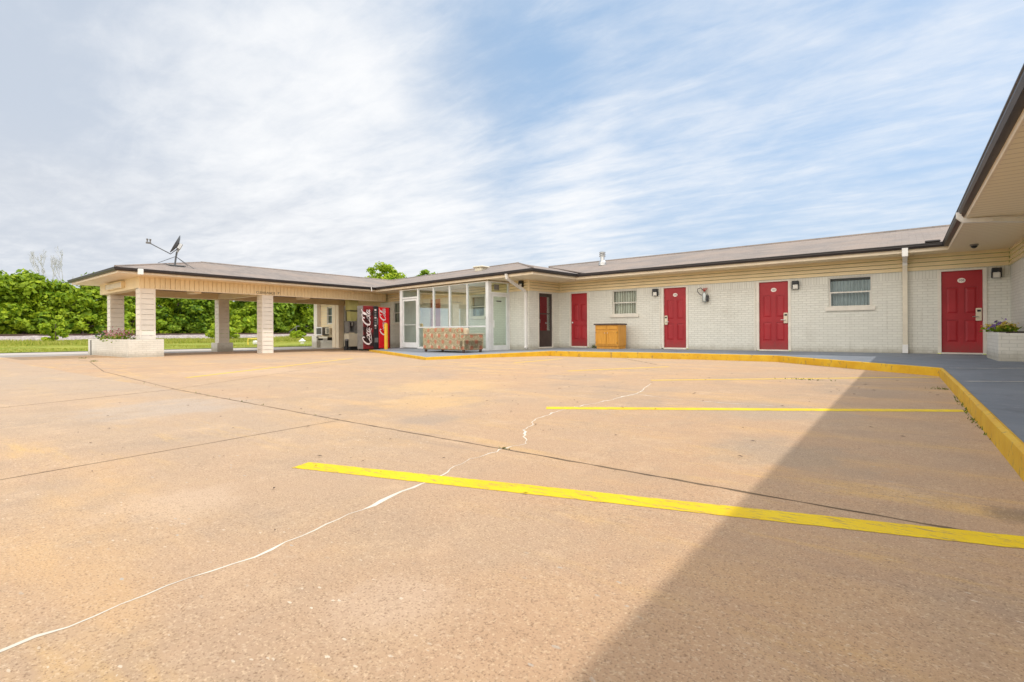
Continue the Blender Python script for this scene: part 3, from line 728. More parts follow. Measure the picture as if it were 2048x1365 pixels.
# windows
window(B, FM, *mwins[0], curtain='curtain_white', label='window with pale pleated curtain and broken lower blind')
window(B, FM, *mwins[1], curtain='curtain_blue', label='window with blue grey curtain and white centre rail', rod=.10)
window(B, FB, *fwins[0], curtain='curtain_blue'); window(B, FB, *fwins[1], curtain='curtain')
window(B, FB, 15.2, 16.05, 1.2, 2.15, curtain='curtain_blue', sill=False)
# office glass door under the carport
mb = MB()
for a, b, c, d in ((13.46, 13.52, -.05, 2.13), (13.94, 14.0, -.05, 2.13), (13.52, 13.94, 2.05, 2.13), (13.52, 13.94, -.05, .12), (13.52, 13.94, .98, 1.04)): mb.box(a, b, -.09, -.03, c, d, FB)
gd = mb.build('glass_door', M['alu'], B); MB().quad(FB(13.52, -.06, .12), FB(13.94, -.06, .12), FB(13.94, -.06, 2.05), FB(13.52, -.06, 2.05)).build('pane', M['glass_dark'], gd)
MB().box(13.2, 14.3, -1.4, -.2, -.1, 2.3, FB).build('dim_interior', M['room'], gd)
# wide cream posts beside the glass door and brick wainscot at the far end
mb = MB(); mb.bbox(14.06, 14.42, .012, .30, -.2, 2.45, .01, FB); mb.bbox(14.62, 15.02, .012, .22, -.2, 2.45, .01, FB); mb.build('entry_post', M['cream'], B)
mb = MB(); mb.box(15.05, 17.35, .012, .12, -.3, .32, FB); mb.build('brick_base', M['brick_low'], B)
mb = MB(); mb.bbox(16.75, 17.4, -.2, .34, -.3, .46, .01, FB); mb.build('brick_base', M['brick_low'], B)
mb = MB(); mb.bbox(16.9, 17.34, -.2, .24, .46, 2.5, .01, FB)
mb.build('engaged_pillar', M['column'], B)
# roof ---------------------------------------------------------------
EZ = 2.75; ec = FB(-1.42, 1.38, EZ); SL = .24
def gut_profile(mb, pts, out):
    """K-style gutter along pts; out = outward 2D normal per point"""
    pr = [(-.12, .0), (-.008, .0), (.0, -.008), (.0, -.022), (-.012, -.032), (-.012, -.06), (-.035, -.105), (-.12, -.105)]
    vs = []
    for (x, y, z), (nx, ny) in zip(pts, out):
        for a, h in pr: vs.append((x + nx * a, y + ny * a, z + h))
    n = len(pr); mb.add(vs, [(i * n + k, i * n + (k + 1) % n, (i + 1) * n + (k + 1) % n, (i + 1) * n + k) for i in range(len(pts) - 1) for k in range(n)] + [tuple(range(n)), tuple((len(pts) - 1) * n + k for k in range(n))])
def fascia_strip(mb, pts, out, top=-.06, bot=-.19, inset=.012, th=.02):
    vs = []
    for (x, y, z), (nx, ny) in zip(pts, out):
        i = .10 + inset
        vs += [(x - nx * i, y - ny * i, z + top), (x - nx * i, y - ny * i, z + bot), (x - nx * (i + th), y - ny * (i + th), z + bot), (x - nx * (i + th), y - ny * (i + th), z + top)]
    mb.add(vs, [(i * 4 + k, i * 4 + (k + 1) % 4, (i + 1) * 4 + (k + 1) % 4, (i + 1) * 4 + k) for i in range(len(pts) - 1) for k in range(4)] + [(0, 1, 2, 3), tuple((len(pts) - 1) * 4 + k for k in range(4))])
XR = .755; YM = 15.55
# east eave of office wing meets the main eave
def on_e(y): t = (y - ec[1]) / (-NB.y); return (ec[0] - NB.x * t, y, EZ)
ve = on_e(YM)
nb = (NB.x, NB.y); ne = (-EB.x, -EB.y); cb = (nb[0] + ne[0], nb[1] + ne[1])
lw = FB(9.4, 1.38, EZ)
eave = [(XR, -6, EZ), (XR, YM, EZ), ve, ec, lw]
eout = [(-1, 0), (-1, -1), (ne[0] * 1 + 0, -1 + ne[1]), cb, nb]
eout[2] = (ne[0], -1)
gm = MB(); gut_profile(gm, eave, eout); gm.build('gutter', M['gutter'], B)
fm_ = MB(); fascia_strip(fm_, eave, eout); fm_.build('fascia', M['cream'], B)
# soffits
mb = MB(); zs = EZ - .185
i_ = .11
mb.quad((XR + i_, -6, zs), (2.0, -6, zs), (2.0, 16.4, zs), (XR + i_, YM + i_, zs))
mb.quad((XR + i_, YM + i_, zs), (2.0, 16.4, zs), (-10.6, 16.4, zs), (ve[0] - i_, YM + i_, zs))
w0, w1 = FB(0, 0, zs), FE(1.85, 0, zs); e1 = (ec[0] - .11 * (ne[0]) - .11 * nb[0], ec[1] - .11 * ne[1] - .11 * nb[1], zs)
mb.quad((ve[0] - i_, YM + i_, zs), (-10.6, 16.4, zs), w0, e1)
mb.quad(e1, w0, FB(10.3, 0, zs), FB(9.4, 1.27, zs))
mb.build('soffit', M['soffit'], B)
# main roof planes (gable over both ranges, hip over the office wing)
rm = MB(); th = .03
def slab(mb, pts):
    n = len(pts); vs = [tuple(p) for p in pts] + [(p[0], p[1], p[2] - th) for p in pts]
    mb.add(vs, [tuple(range(n)), tuple(range(2 * n - 1, n - 1, -1))] + [(i, n + i, n + (i + 1) % n, (i + 1) % n) for i in range(n)])
ov = -.05; MS = .2323
ridge = 20.2; rz = EZ + MS * (ridge - YM)
xr2 = XR + (ridge - YM)
slab(rm, [(XR - ov * 0, YM - ov, EZ + .004), (xr2, ridge, rz), (-13.6, ridge, rz), (ve[0] + .3, YM - ov, EZ + .004)])
slab(rm, [(-13.6, ridge + .01, rz), (xr2 + .01, ridge + .01, rz), (xr2 + 5, 24.8, EZ), (-13.6, 24.8, EZ)])
slab(rm, [(XR - ov, -6, EZ + .004), (xr2, -6, rz), (xr2, ridge, rz), (XR - ov, YM, EZ + .004)])
slab(rm, [(xr2 + .01, -6, rz), (xr2 + 5, -6, EZ), (xr2 + 5, 24.8, EZ), (xr2 + .01, ridge, rz)])
# office wing hip roof
RD = 4.35; rzb = EZ + SL * RD
def FO(s, d, z): return FB(s, 1.38 - .03 - d, z)
r0, r1 = FO(-1.42 + 4.75, RD, rzb), FO(21, RD, rzb)
slab(rm, [FO(-1.39, 0, EZ + .006), r0, r1, FO(9.6, 0, EZ + .006)] if False else [FO(-1.39, 0, EZ + .006), FO(18.5, 0, EZ + .006), r1, r0])
slab(rm, [FO(-1.39, 0, EZ + .005), r0, FO(-1.39, 2 * RD, EZ + .005)])
slab(rm, [r0, FO(-1.39, 2 * RD, EZ), FO(21, 2 * RD, EZ), r1])
rf = rm.build('roof', M['shingle'], B)
# ridge caps
mb = MB()
mb.tube([(-13.6, ridge, rz + .0), (xr2, ridge, rz)], .05, 6); mb.tube([r0, r1], .05, 6); mb.tube([FO(-1.39, 0, EZ + .02), r0], .035, 6)
mb.build('ridge_cap', M['shingle'], rf)
# flue pipe and box vent
fx, fy = -10.17 + .55, 18.2; fz = EZ + MS * (fy - YM)
mb = MB().lathe([(.16, -.02), (.16, .1), (.10, .2), (.085, .2), (.085, .34)], (fx, fy, fz), 16)
for k in range(3): mb.lathe([(.085, .34 + k * .075), (.13, .345 + k * .075), (.13, .375 + k * .075), (.09, .40 + k * .075)], (fx, fy, fz), 16)
mb.build('flue_pipe', M['metal'], rf, smooth=False)
bx = FO(3.9, 2.55, EZ + SL * 2.55)
mb = MB(); mb.bbox(bx[0] - .2, bx[0] + .2, bx[1] - .2, bx[1] + .2, bx[2] - .05, bx[2] + .1, .02); mb.bbox(bx[0] - .28, bx[0] + .3, bx[1] - .26, bx[1] + .26, bx[2] + .10, bx[2] + .17, .03)
mb.build('box_vent', M['creammetal'], rf)
# downspouts
pipe = MB().rtube([(.06, 16.28, 2.52), (.06, 16.28, -.0 + .06)], .1, .075, (1, 0, 0)); pipe.build('downspout', M['downspout_tan'], B)
mb = MB(); mb.bbox(-.0, .12, YM - .02, YM + .10, 2.46, 2.67, .008); mb.rtube([(.06, YM + .06, 2.50), (.06, 16.25, 2.43), (.06, 16.28, 2.30)], .1, .075, (1, 0, 0)); mb.build('downspout', M['downspout'], B)
mb = MB(); mb.bbox(.0, .12, 16.22, 16.34, .06, .28, .006); mb.build('downspout', M['downspout'], B)
p0 = FB(-.18, 1.36, 2.66)
ds = [p0, FB(-.18, 1.34, 2.52), FB(.0, .9, 2.42), FB(.10, .12, 2.16), FB(.10, .06, 2.05), FB(.10, .06, .12), FB(.08, .12, .05)]
MB().rtube(ds, .075, .09, (EB.x, EB.y, 0)).build('downspout', M['downspout'], B)
mb = MB(); mb.rtube([(XR + .02, 11.5, 2.68), (XR + .02, 11.5, 2.60), (XR + .08, 11.5, 2.53), (1.2, 11.55, 2.505), (1.95, 12.0, 2.47)], .085, .075, (0, 1, 0)); mb.build('downspout', M['downspout'], B)
# leaf guard end piece at the gutter corner and dent strip
MB().bbox(XR - .32, XR - .03, YM - .03, YM + .08, EZ + .0, EZ + .055, .02).build('gutter_strainer', M['gutter'], B)

# ------------------------------------------------------------------ glass vestibule
V = thing('glass_vestibule', 'white framed glass entrance porch against the tan wall behind the floral sofa', 'entrance porch', FB(4, .5, -.03))
VD = 1.1; zt = 2.52; zb = -.03
def FV(s, d, z): return FB(s, VD + d, z)
mb = MB()
mb.box(.98, 1.13, -.12, .02, zb, zt, FV)                        # corner post
for s, w in ((2.17, .07), (3.235, .07), (4.28, .07), (5.36, .10), (6.62, .20)): mb.box(s - w / 2, s + w / 2, -.06, .02, zb, zt, FV)
mb.box(1.13, 6.7, -.058, .016, zt - .03, zt, FV)
mb.box(1.13, 5.31, -.055, .018, .84, .89, FV); mb.box(1.13, 5.31, -.055, .018, zb, zb + .08, FV)
mb.box(5.41, 6.52, -.055, .018, 2.12, 2.19, FV)
# east side frame
def FS(t, d, z): return FB(1.0 - d, VD - .0 - t, z)
mb.box(.03, .14, -.06, .018, zb, zt, FS); mb.box(1.02, 1.10, -.06, .018, zb, zt, FS); mb.box(.14, 1.02, -.058, .016, 2.06, 2.13, FS); mb.box(.14, 1.02, -.058, .016, zt - .04, zt, FS)
mb.box(.14, 1.02, -.05, .01, zb, zb + .03, FS)
mb.build('frame', M['alu'], V)
def pane(s0, s1, z0, z1, F, parent, d=-.02): return MB().quad(F(s0, d, z0), F(s1, d, z0), F(s1, d, z1), F(s0, d, z1)).build('pane', M['glass'], parent)
ms = [1.13, 2.135, 2.205, 3.2, 3.27, 4.245, 4.315, 5.31]
for k in range(4):
    pane(ms[2 * k], ms[2 * k + 1], .89, zt - .03, FV, V); pane(ms[2 * k], ms[2 * k + 1], zb + .08, .84, FV, V)
pane(5.41, 6.52, 2.19, zt - .03, FV, V); pane(.14, 1.02, 2.13, zt - .04, FS, V)
mb = MB()
for a, b, c, d in ((5.43, 5.50, zb + .03, 2.1), (6.43, 6.50, zb + .03, 2.1), (5.50, 6.43, 2.02, 2.1), (5.50, 6.43, zb + .03, .22)): mb.box(a, b, -.05, .012, c, d, FV)
d1 = mb.build('door', M['alu'], V); pane(5.50, 6.43, .22, 2.02, FV, d1)
MB().tube([FV(5.5, .03, .98), FV(6.43, .03, .98)], .012).build('push_bar', M['alu'], d1)
mb = MB()
for a, b, c, d in ((.16, .24, zb + .03, 2.05), (.93, 1.0, zb + .03, 2.05), (.24, .93, 1.97, 2.05), (.24, .93, zb + .03, .16)): mb.box(a, b, -.04, .012, c, d, FS)
d2 = mb.build('door', M['alu'], V); pane(.24, .93, .16, 1.97, FS, d2)
MB().tube([FS(.21, .01, .82), FS(.21, .07, .82), FS(.21, .07, 1.08), FS(.21, .01, 1.08)], .014).build('pull_handle', M['white'], d2)
MB().box(.42, .68, -.012, -.008, 1.78, 1.82, FS).build('door_sticker', M['ink'], d2)
mb = MB(); mb.box(1.0, 6.7, -1.08, -.02, zt - .02, zt + .02, FV); mb.build('ceiling', M['soffit'], V)
MB().box(.32, .55, -.03, .0, 2.22, 2.42, FS).build('transom_grille', M['greyplastic'], V)
mb = MB(); mb.box(6.60, 6.72, -1.1, -.06, zb, zt, FV); mb.build('side_frame', M['alu'], V)

# ------------------------------------------------------------------ carport
CP_ = thing('carport', 'wide hip roofed drive-through carport on tan sided columns, clearance lettering on its beam', 'carport', (-22.4, 8, -.15))
def FCe(s, d, z): return (-20.1 + d, s, z)        # east beam face
def FCs(s, d, z): return (s, 5.30 - d, z)         # south beam face
def FCw(s, d, z): return (-24.95 - d, s, z)
def sided_column(x, y, z0, w=.42, parent=CP_, base=False):
    mb = MB(); h0 = z0
    for F in (lambda s, d, z: (x + w / 2 + d, y + s, z), lambda s, d, z: (x + s, y - w / 2 - d, z), lambda s, d, z: (x - w / 2 - d, y + s, z), lambda s, d, z: (x + s, y + w / 2 + d, z)):
        lap_siding(mb, F, -w / 2, w / 2, z0, 2.19, 14, .016, .009)
    for sx in (-1, 1):
        for sy in (-1, 1):
            mb.box(x + sx * w / 2 - (.03 if sx > 0 else .012), x + sx * w / 2 + (.012 if sx > 0 else .03), y + sy * w / 2 - (.03 if sy > 0 else .012), y + sy * w / 2 + (.012 if sy > 0 else .03), z0, 2.19)
    c = mb.build('column', M['column'], parent)
    if base: MB().bbox(x - w / 2 - .13, x + w / 2 + .13, y - w / 2 - .13, y + w / 2 + .13, z0 - .05, .22, .008).build('column_base', M['brick_low'], c)
    return c
sided_column(-20.31, 5.54, -.3); sided_column(-20.31, 9.58, -.18)
sided_column(-24.75, 5.75, -.3); sided_column(-24.75, 9.7, -.22, base=True)
mb = MB(); yend = 14.9
rib_siding(mb, FCe, 5.30, 15.4, 2.20, 2.60); mb.quad((-20.1, 5.3, 2.2), (-20.1, 15.4, 2.2), (-20.45, 15.4, 2.2), (-20.45, 5.3, 2.2)); mb.quad((-20.45, 5.3, 2.2), (-20.45, 15.4, 2.2), (-20.45, 15.4, 2.5), (-20.45, 5.3, 2.5))
mb.build('beam', M['siding'], CP_)
mb = MB(); mb.box(-24.95, -20.1, 5.30, 5.62, 2.20, 2.60); mb.build('beam', M['siding'], CP_)
mb = MB(); mb.box(-24.95, -24.6, 5.63, 16.0, 2.20, 2.60); mb.build('beam', M['siding'], CP_)
mb = MB(); mb.box(-24.6, -20.46, 9.45, 9.75, 2.20, 2.46); mb.build('beam', M['siding'], CP_)
mb = MB(); mb.box(-20.1 + .0, -20.075, 5.28, 15.3, 2.175, 2.2); mb.build('beam_trim', M['cream'], CP_)
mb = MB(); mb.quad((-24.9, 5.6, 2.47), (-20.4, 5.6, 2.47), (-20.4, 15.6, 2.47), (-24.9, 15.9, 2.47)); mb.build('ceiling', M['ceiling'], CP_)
ceave = [(-19.2, 15.0, EZ), (-19.2, 4.42, EZ), (-25.55, 4.42, EZ), (-25.55, 17, EZ)]
cout = [(1, 0), (1, -1), (-1, -1), (-1, 0)]
gm = MB(); gut_profile(gm, ceave, cout); gm.build('gutter', M['gutter'], CP_)
fm_ = MB(); fascia_strip(fm_, ceave, cout, bot=-.17); fm_.build('fascia', M['cream'], CP_)
zs = EZ - .165; mb = MB()
mb.quad((-19.32, 4.54, zs), (-19.32, 14.9, zs), (-20.2, 15.4, zs), (-20.2, 5.4, zs)); mb.quad((-19.32, 4.54, zs), (-20.2, 5.4, zs), (-24.9, 5.4, zs), (-25.42, 4.54, zs)); mb.quad((-25.42, 4.54, zs), (-24.9, 5.4, zs), (-24.9, 16.5, zs), (-25.42, 16.5, zs))
mb.build('soffit', M['cream'], CP_)
cxm = -22.375; hw = cxm + 25.57; crz = EZ + .247 * hw; ry0 = 4.40 + hw * 1.12
rm = MB()
slab(rm, [(-19.24, 4.46, EZ + .006), (-19.24, 18.5, EZ + .006), (cxm, 18.5, crz), (cxm, ry0, crz)])
slab(rm, [(-25.51, 4.46, EZ + .006), (-19.24, 4.46, EZ + .006), (cxm, ry0, crz)])
slab(rm, [(-25.51, 18.5, EZ + .006), (-25.51, 4.46, EZ + .006), (cxm, ry0, crz), (cxm, 18.5, crz)])
crf = rm.build('roof', M['shingle'], CP_)
mb = MB(); mb.tube([(cxm, ry0, crz), (cxm, 18, crz)], .05, 6); mb.tube([(-19.24, 4.46, EZ + .02), (cxm, ry0, crz)], .035, 6); mb.build('ridge_cap', M['shingle'], crf)
MB().bbox(-19.27, -19.17, 5.03, 5.18, 2.55, 2.74, .015).build('gutter_outlet', M['downspout'], CP_)
MB().tube([(-19.2, 13.9, 2.74), (-19.17, 13.9, 2.55)], .02).build('gutter_outlet', M['downspout'], CP_)
text_mesh("CLEARANCE", .135, M['ink'], 'clearance_lettering', CP_, lambda x, y, z: (-20.1 + .018 + z, 9.50 + x, 2.268 + y), .002)
text_mesh("7'", .135, M['ink'], 'clearance_height', CP_, lambda x, y, z: (-20.1 + .018 + z, 10.02 + x, 2.268 + y), .002)
# long light box on the south beam and strip lights under the beams
L = thing('strip_light', 'long shallow light box on the end beam above the flower planter', 'light fixture', (-22.9, 5.29, 2.4))
mb = MB(); mb.bbox(-23.75, -21.7, 5.20, 5.30, 2.31, 2.50, .015); mb.build('diffuser', M['tubelight'], L)
mb = MB()
for a, b, c, d in ((-23.78, -21.67, 2.50, 2.525), (-23.78, -21.67, 2.285, 2.31), (-23.79, -23.76, 2.31, 2.5), (-21.69, -21.66, 2.31, 2.5)): mb.box(a, b, 5.19, 5.3, c, d)
mb.build('housing', M['siding'], L)
for (x, y, lab) in ((-21.1, 7.2, 'slim strip light under the carport ceiling near the planter column'), (-21.1, 11.5, 'slim strip light under the carport ceiling nearest the office')):
    L = thing('strip_light', lab, 'light fixture', (x, y, 2.42), 'strip lights under the carport')
    MB().bbox(x - .08, x + .62, y - .12, y + .12, 2.14, 2.2, .015).build('diffuser', M['cream'], L); MB().box(x - .1, x + .64, y - .13, y + .13, 2.2, 2.46).build('housing', M['cream'], L)

# ------------------------------------------------------------------ wall lamps
def lamp(F, s, z, label, parent_rot):
    l = thing('wall_lamp', label, 'wall lamp', F(s, 0, z), 'wall lamps beside the doors')
    mb = MB(); mb.bbox(s - .085, s + .085, 0, .14, z + .02, z + .12, .012, F); mb.box(s - .088, s - .074, .0, .12, z - .11, z + .02, F); mb.box(s + .074, s + .088, 0, .12, z - .11, z + .02, F); mb.box(s - .07, s + .07, 0, .02, z - .12, z + .02, F)
    mb.build('housing', M['dark'], l)
    MB().bbox(s - .07, s + .07, .02, .115, z - .115, z + .018, .014, F).build('lamp_shade', M['lampglass'], l)
lamp(FM, -6.63, 1.98, 'black topped wall lamp left of the second red door', 0)
lamp(FM, -2.42, 1.97, 'black topped wall lamp right of the red door beside the extinguisher', 0)
lamp(FM, 1.76, 2.0, 'black topped wall lamp in the corner above the round flower planter', 0)
lamp(FB, .33, 2.42, 'weathered wall lamp on the siding beside the white downspout', 0)
# dome cameras
def cam_dome(x, y, z, label):
    c = thing('security_camera', label, 'camera', (x, y, z))
    MB().lathe([(.075, .0), (.075, -.03), (.06, -.035)], (x, y, z), 18).build('base', M['greyplastic'], c)
    MB().lathe([(.06, -.035), (.055, -.06), (.035, -.082), (.01, -.09)], (x, y, z), 18).build('dome', M['dark'], c, smooth=True)
cam_dome(1.27, 15.1, EZ - .185, 'dark dome camera under the eave above the corner door')
cx_, cy_, _ = FB(9.55, .6, 0); cam_dome(cx_, cy_, EZ - .185, 'tiny dark camera under the eave above the red vending machine')
# ------------------------------------------------------------------ fire extinguisher
X = thing('fire_extinguisher', 'silver fire extinguisher with red head hanging on the brick wall', 'extinguisher', (-4.98, 16.33, 1.55))
MB().lathe([(.05, 0), (.068, .015), (.07, .05), (.07, .26), (.055, .31), (.025, .34)], (-4.98, 16.30, 1.58), 18).build('bottle', M['silver'], X, smooth=True)
mb = MB(); mb.lathe([(.03, 0), (.035, .03), (.02, .06)], (-4.98, 16.30, 1.92), 12); mb.box(-5.05, -4.90, 16.285, 16.315, 1.975, 1.995); mb.box(-5.03, -4.88, 16.285, 16.315, 2.01, 2.03); mb.build('valve', M['red_rubber'], X)
MB().tube([(-5.0, 16.28, 1.95), (-5.09, 16.27, 2.04), (-5.18, 16.27, 2.01), (-5.19, 16.27, 1.93), (-5.12, 16.27, 1.84), (-5.06, 16.27, 1.80)], .011).build('hose', M['dark'], X, smooth=True)
mb = MB(); mb.box(-4.915, -4.87, 16.26, 16.39, 1.6, 1.80); mb.build('bracket', M['dark'], X)

# ------------------------------------------------------------------ sofa
def FSo(s, d, z): return (-11.15 + EB.x * s - NB.x * d, 11.6 + EB.y * s - NB.y * d, z - .028)  # s to the left, d to the back (toward the building)
S = thing('floral_sofa', 'tan sofa with orange blossom fabric standing with its back to the lot', 'sofa', FSo(1.1, .45, 0))
mb = MB(); mb.bbox(0.0, 2.20, .0, .86, .09, .43, .03, FSo); mb.build('base', M['sofa'], S)
mb = MB(); mb.bbox(.21, 2.21, -.015, .24, .085, .83, .04, FSo); mb.build('backrest', M['sofa'], S)
for s0 in (-.0, 1.98):
    mb = MB(); mb.bbox(s0, s0 + .22, .0, .92, .095, .62, .045, FSo); mb.build('armrest', M['sofa'], S)
mb = MB(); mb.bbox(-.01, .23, -.005, .93, .60, .635, .015, FSo); mb.build('arm_piping', M['cushion'], S)
for k in range(3):
    mb = MB(); mb.bbox(.23 + k * .583, .23 + (k + 1) * .583 - .01, .24, .9, .43, .56, .04, FSo); mb.build('seat_cushion', M['sofa'], S)
mb = MB(); mb.bbox(.07, .24, .16, .36, .60, .82, .05, FSo); mb.build('back_cushion', M['cushion'], S)
for s0 in (.06, 2.1):
    for d0 in (.06, .80):
        MB().lathe([(.035, 0), (.05, .03), (.05, .10)], FSo(s0, d0, 0), 12).build('foot', M['laminate'], S)
# ------------------------------------------------------------------ oak cabinet
K = thing('wooden_cabinet', 'honey oak base cabinet with dark top standing under the curtained window', 'cabinet', (-8.06, 15.8, .05))
mb = MB(); mb.box(-8.50, -7.62, 15.53, 16.14, .16, .88); mb.box(-8.48, -7.64, 15.59, 16.14, .05, .16); mb.build('body', M['oak'], K)
MB().bbox(-8.54, -7.59, 15.47, 16.17, .88, .925, .006).build('countertop', M['laminate'], K)
for a, b in ((-8.46, -8.08), (-8.04, -7.66)):
    mb = MB(); wall_open(mb, lambda s, d, z: (s, 15.508 - d, z), a, b, .21, .68, [(a + .055, b - .055, .265, .625)], .012); mb.quad((a + .05, 15.519, .26), (b - .05, 15.519, .26), (b - .05, 15.519, .63), (a + .05, 15.519, .63))
    mb.box(a, b, 15.509, 15.528, .21, .22)
    dd = mb.build('door', M['oak'], K)
    hx = b - .03 if a < -8.3 else a + .03
    MB().lathe([(.006, 0), (.006, .015), (.016, .022), (.012, .032)], n=10, T=lambda x, y, z: (hx + x, 15.508 - z, .6 + y)).build('knob', M['metal'], dd)
    for z in (.26, .62): MB().box((a - .008) if a < -8.3 else (b - .004), (a + .004) if a < -8.3 else (b + .008), 15.498, 15.508, z - .03, z + .03).build('hinge', M['laminate'], dd)
    MB().bbox(a, b, 15.508, 15.528, .72, .85, .006).build('drawer_front', M['oak'], K)

# ------------------------------------------------------------------ vending machines
def catmull(P, n=8):
    o = []
    for i in range(len(P) - 1):
        p0, p1, p2, p3 = P[max(i - 1, 0)], P[i], P[i + 1], P[min(i + 2, len(P) - 1)]
        for k in range(n):
            t = k / n
            o.append(tuple(.5 * ((2 * b) + (-a + c) * t + (2 * a - 5 * b + 4 * c - d) * t * t + (-a + 3 * b - 3 * c + d) * t ** 3) for a, b, c, d in zip(p0, p1, p2, p3)))
    o.append(P[-1]); return o
def script_strokes():
    """flowing two-word logo lettering as centre-line strokes, x along the word, y up"""
    C = lambda x: [(x + 1.55, 1.55), (x + 1.6, 1.95), (x + 1.2, 2.15), (x + .6, 1.75), (x + .2, .95), (x + .3, .2), (x + .85, -.05), (x + 1.45, .3), (x + 1.75, .75)]
    o_ = lambda x: [(x + .55, .95), (x + .2, .75), (x + .05, .35), (x + .3, 0), (x + .65, .2), (x + .75, .65), (x + .55, .95), (x + .9, .85)]
    c_ = lambda x: [(x + .7, .75), (x + .5, .98), (x + .15, .65), (x + .1, .2), (x + .4, 0), (x + .8, .3)]
    a_ = lambda x: [(x + .75, .85), (x + .4, .98), (x + .08, .5), (x + .2, .02), (x + .55, .25), (x + .8, .95), (x + .72, .3), (x + .85, .02), (x + 1.15, .3)]
    l_ = lambda x: [(x, .3), (x + .4, 1.2), (x + .55, 2.05), (x + .35, 2.15), (x + .2, 1.4), (x + .2, .3), (x + .4, .0), (x + .7, .3)]
    S = [(C(0), 1.35), (o_(1.55), 1.), (c_(2.45), 1.), (a_(3.2), 1.), ([(4.4, .75), (4.75, .8)], 1.), (C(4.75), 1.35), (o_(6.3), 1.), (l_(7.1), 1.), (a_(7.65), 1.)]
    S.append(([(.35, .1), (1.0, -.45), (2.2, -.35), (3.4, -.15), (4.3, -.45)], .9))
    S.append(([(6.2, 1.95), (6.8, 2.35), (7.6, 2.2), (8.3, 2.5)], .8))
    return S
def script_logo(parent, F, s_org, z_org, unit, mat, name='logo', sgn=1, dd=.003, thick=.17):
    mb = MB()
    for P, wgt in script_strokes():
        Q = catmull([(x + .22 * y, y) for x, y in P], 6); vs = []; N = len(Q)
        for i, p in enumerate(Q):
            a, b = Q[max(i - 1, 0)], Q[min(i + 1, N - 1)]; d = Vector((b[0] - a[0], b[1] - a[1])).normalized()
            w = thick * wgt * (.45 + .65 * abs(d.y)) * (1 - .55 * abs(2 * i / (N - 1) - 1) ** 3); n = Vector((-d.y, d.x)) * w / 2
            for sg in (1, -1):
                x, y = p[0] + n.x * sg, p[1] + n.y * sg
                # rotated a quarter turn: word runs upward, letter tops point left
                vs.append(F(s_org + sgn * -y * unit, dd + .0006 * (P is None), z_org + x * unit))
        mb.add(vs, [(2 * i, 2 * i + 1, 2 * i + 3, 2 * i + 2) for i in range(N - 1)])
    return mb.build(name, mat, parent)
def vframe(xf, yc):
    """s to the left along an east-facing front, d outwards (east)"""
    return lambda s_, d, z: (xf + d, yc - s_, z)
def vend(F, w, z0, z1, label, side, dp=.82):
    v = thing('vending_machine', label, 'vending machine', F(0, -.4, z0))
    MB().bbox(-w / 2, w / 2, -dp, -.05, z0 + .06, z1, .012, F).build('cabinet', side, v)
    MB().box(-w / 2 + .04, w / 2 - .04, .04 - dp, -.08, z0, z0 + .06, F).build('base', M['dark'], v)
    return v
F1 = vframe(-18.35, 14.0)
v = vend(F1, .64, -.12, 1.79, 'bright red soda machine with white script lettering, behind the yellow bollard', M['cokedark'])
MB().bbox(-.24, .315, -.05, .0, -.05, 1.785, .012, F1).build('door', M['cokered'], v)
MB().bbox(-.315, -.245, -.05, -.004, -.05, 1.785, .008, F1).build('edge_trim', M['cokedark'], v)
script_logo(v, F1, -.03, .52, .138, M['logo'], sgn=-1, thick=.30)
F2 = vframe(-18.35, 13.27)
v = vend(F2, .80, -.12, 1.83, 'dark soda machine with large pale script, between the ice machine and red machine', M['greyplastic'], .46)
MB().bbox(-.13, .395, -.05, .0, -.06, 1.825, .012, F2).build('door', M['cokebubble'], v)
script_logo(v, F2, .06, .10, .178, M['logo'], sgn=-1, thick=.28)
sp_ = MB().bbox(-.395, -.14, -.05, -.004, -.06, 1.825, .01, F2).build('selection_panel', M['dark'], v)
for k in range(8): MB().bbox(-.27, -.18, -.004, .012, 1.62 - k * .115, 1.69 - k * .115, .004, F2).build('button', M['greyplastic'] if k % 3 else M['logo'], sp_)
MB().box(-.36, -.30, -.004, .004, 1.0, 1.3, F2).build('coin_slot', M['greyplastic'], sp_)
MB().box(-.36, -.18, -.004, .006, .22, .42, F2).build('dispensing_tray', M['greyplastic'], sp_)
# ice machine, also facing east
F3 = lambda s_, d, z: (-20.5 + d, 13.88 - s_ * 1.09, -.15 + (z + .12) * 1.07)
v = thing('ice_machine', 'cream and grey ice dispenser standing left of the dark soda machine', 'ice machine', F3(0, -.3, -.12))
MB().bbox(-.22, .30, -.35, .0, .02, .60, .012, F3).build('base_cabinet', M['creammetal'], v)
mb = MB(); wall_open(mb, lambda s_, d, z: F3(s_, .03 + d, z), -.24, .31, .63, 1.14, [(-.02, .24, .68, 1.10)], .3)
mb.quad(F3(-.24, .03, .63), F3(-.24, -.34, .63), F3(-.24, -.34, 1.14), F3(-.24, .03, 1.14)); mb.quad(F3(.31, .03, .63), F3(.31, -.34, .63), F3(.31, -.34, 1.14), F3(.31, .03, 1.14))
mb.box(-.24, .31, -.34, -.3, .63, 1.14, F3); mb.quad(F3(-.24, .03, 1.14), F3(.31, .03, 1.14), F3(.31, -.34, 1.14), F3(-.24, -.34, 1.14)); mb.build('dispenser_head', M['greyplastic'], v)
MB().box(.06, .14, -.25, -.02, .93, 1.10, F3).build('chute', M['metal'], v)
MB().box(-.2, .2, -.55, -.04, -.15, .02, F3).build('base', M['dark'], v)
MB().bbox(-.40, -.245, -.4, -.0, -.1, 1.60, .012, F3).build('side_cabinet', M['greyplastic'], v)
MB().bbox(-.22, .27, -.3, .0, 1.62, 2.12, .012, F3).build('upper_panel', M['olive'], v)
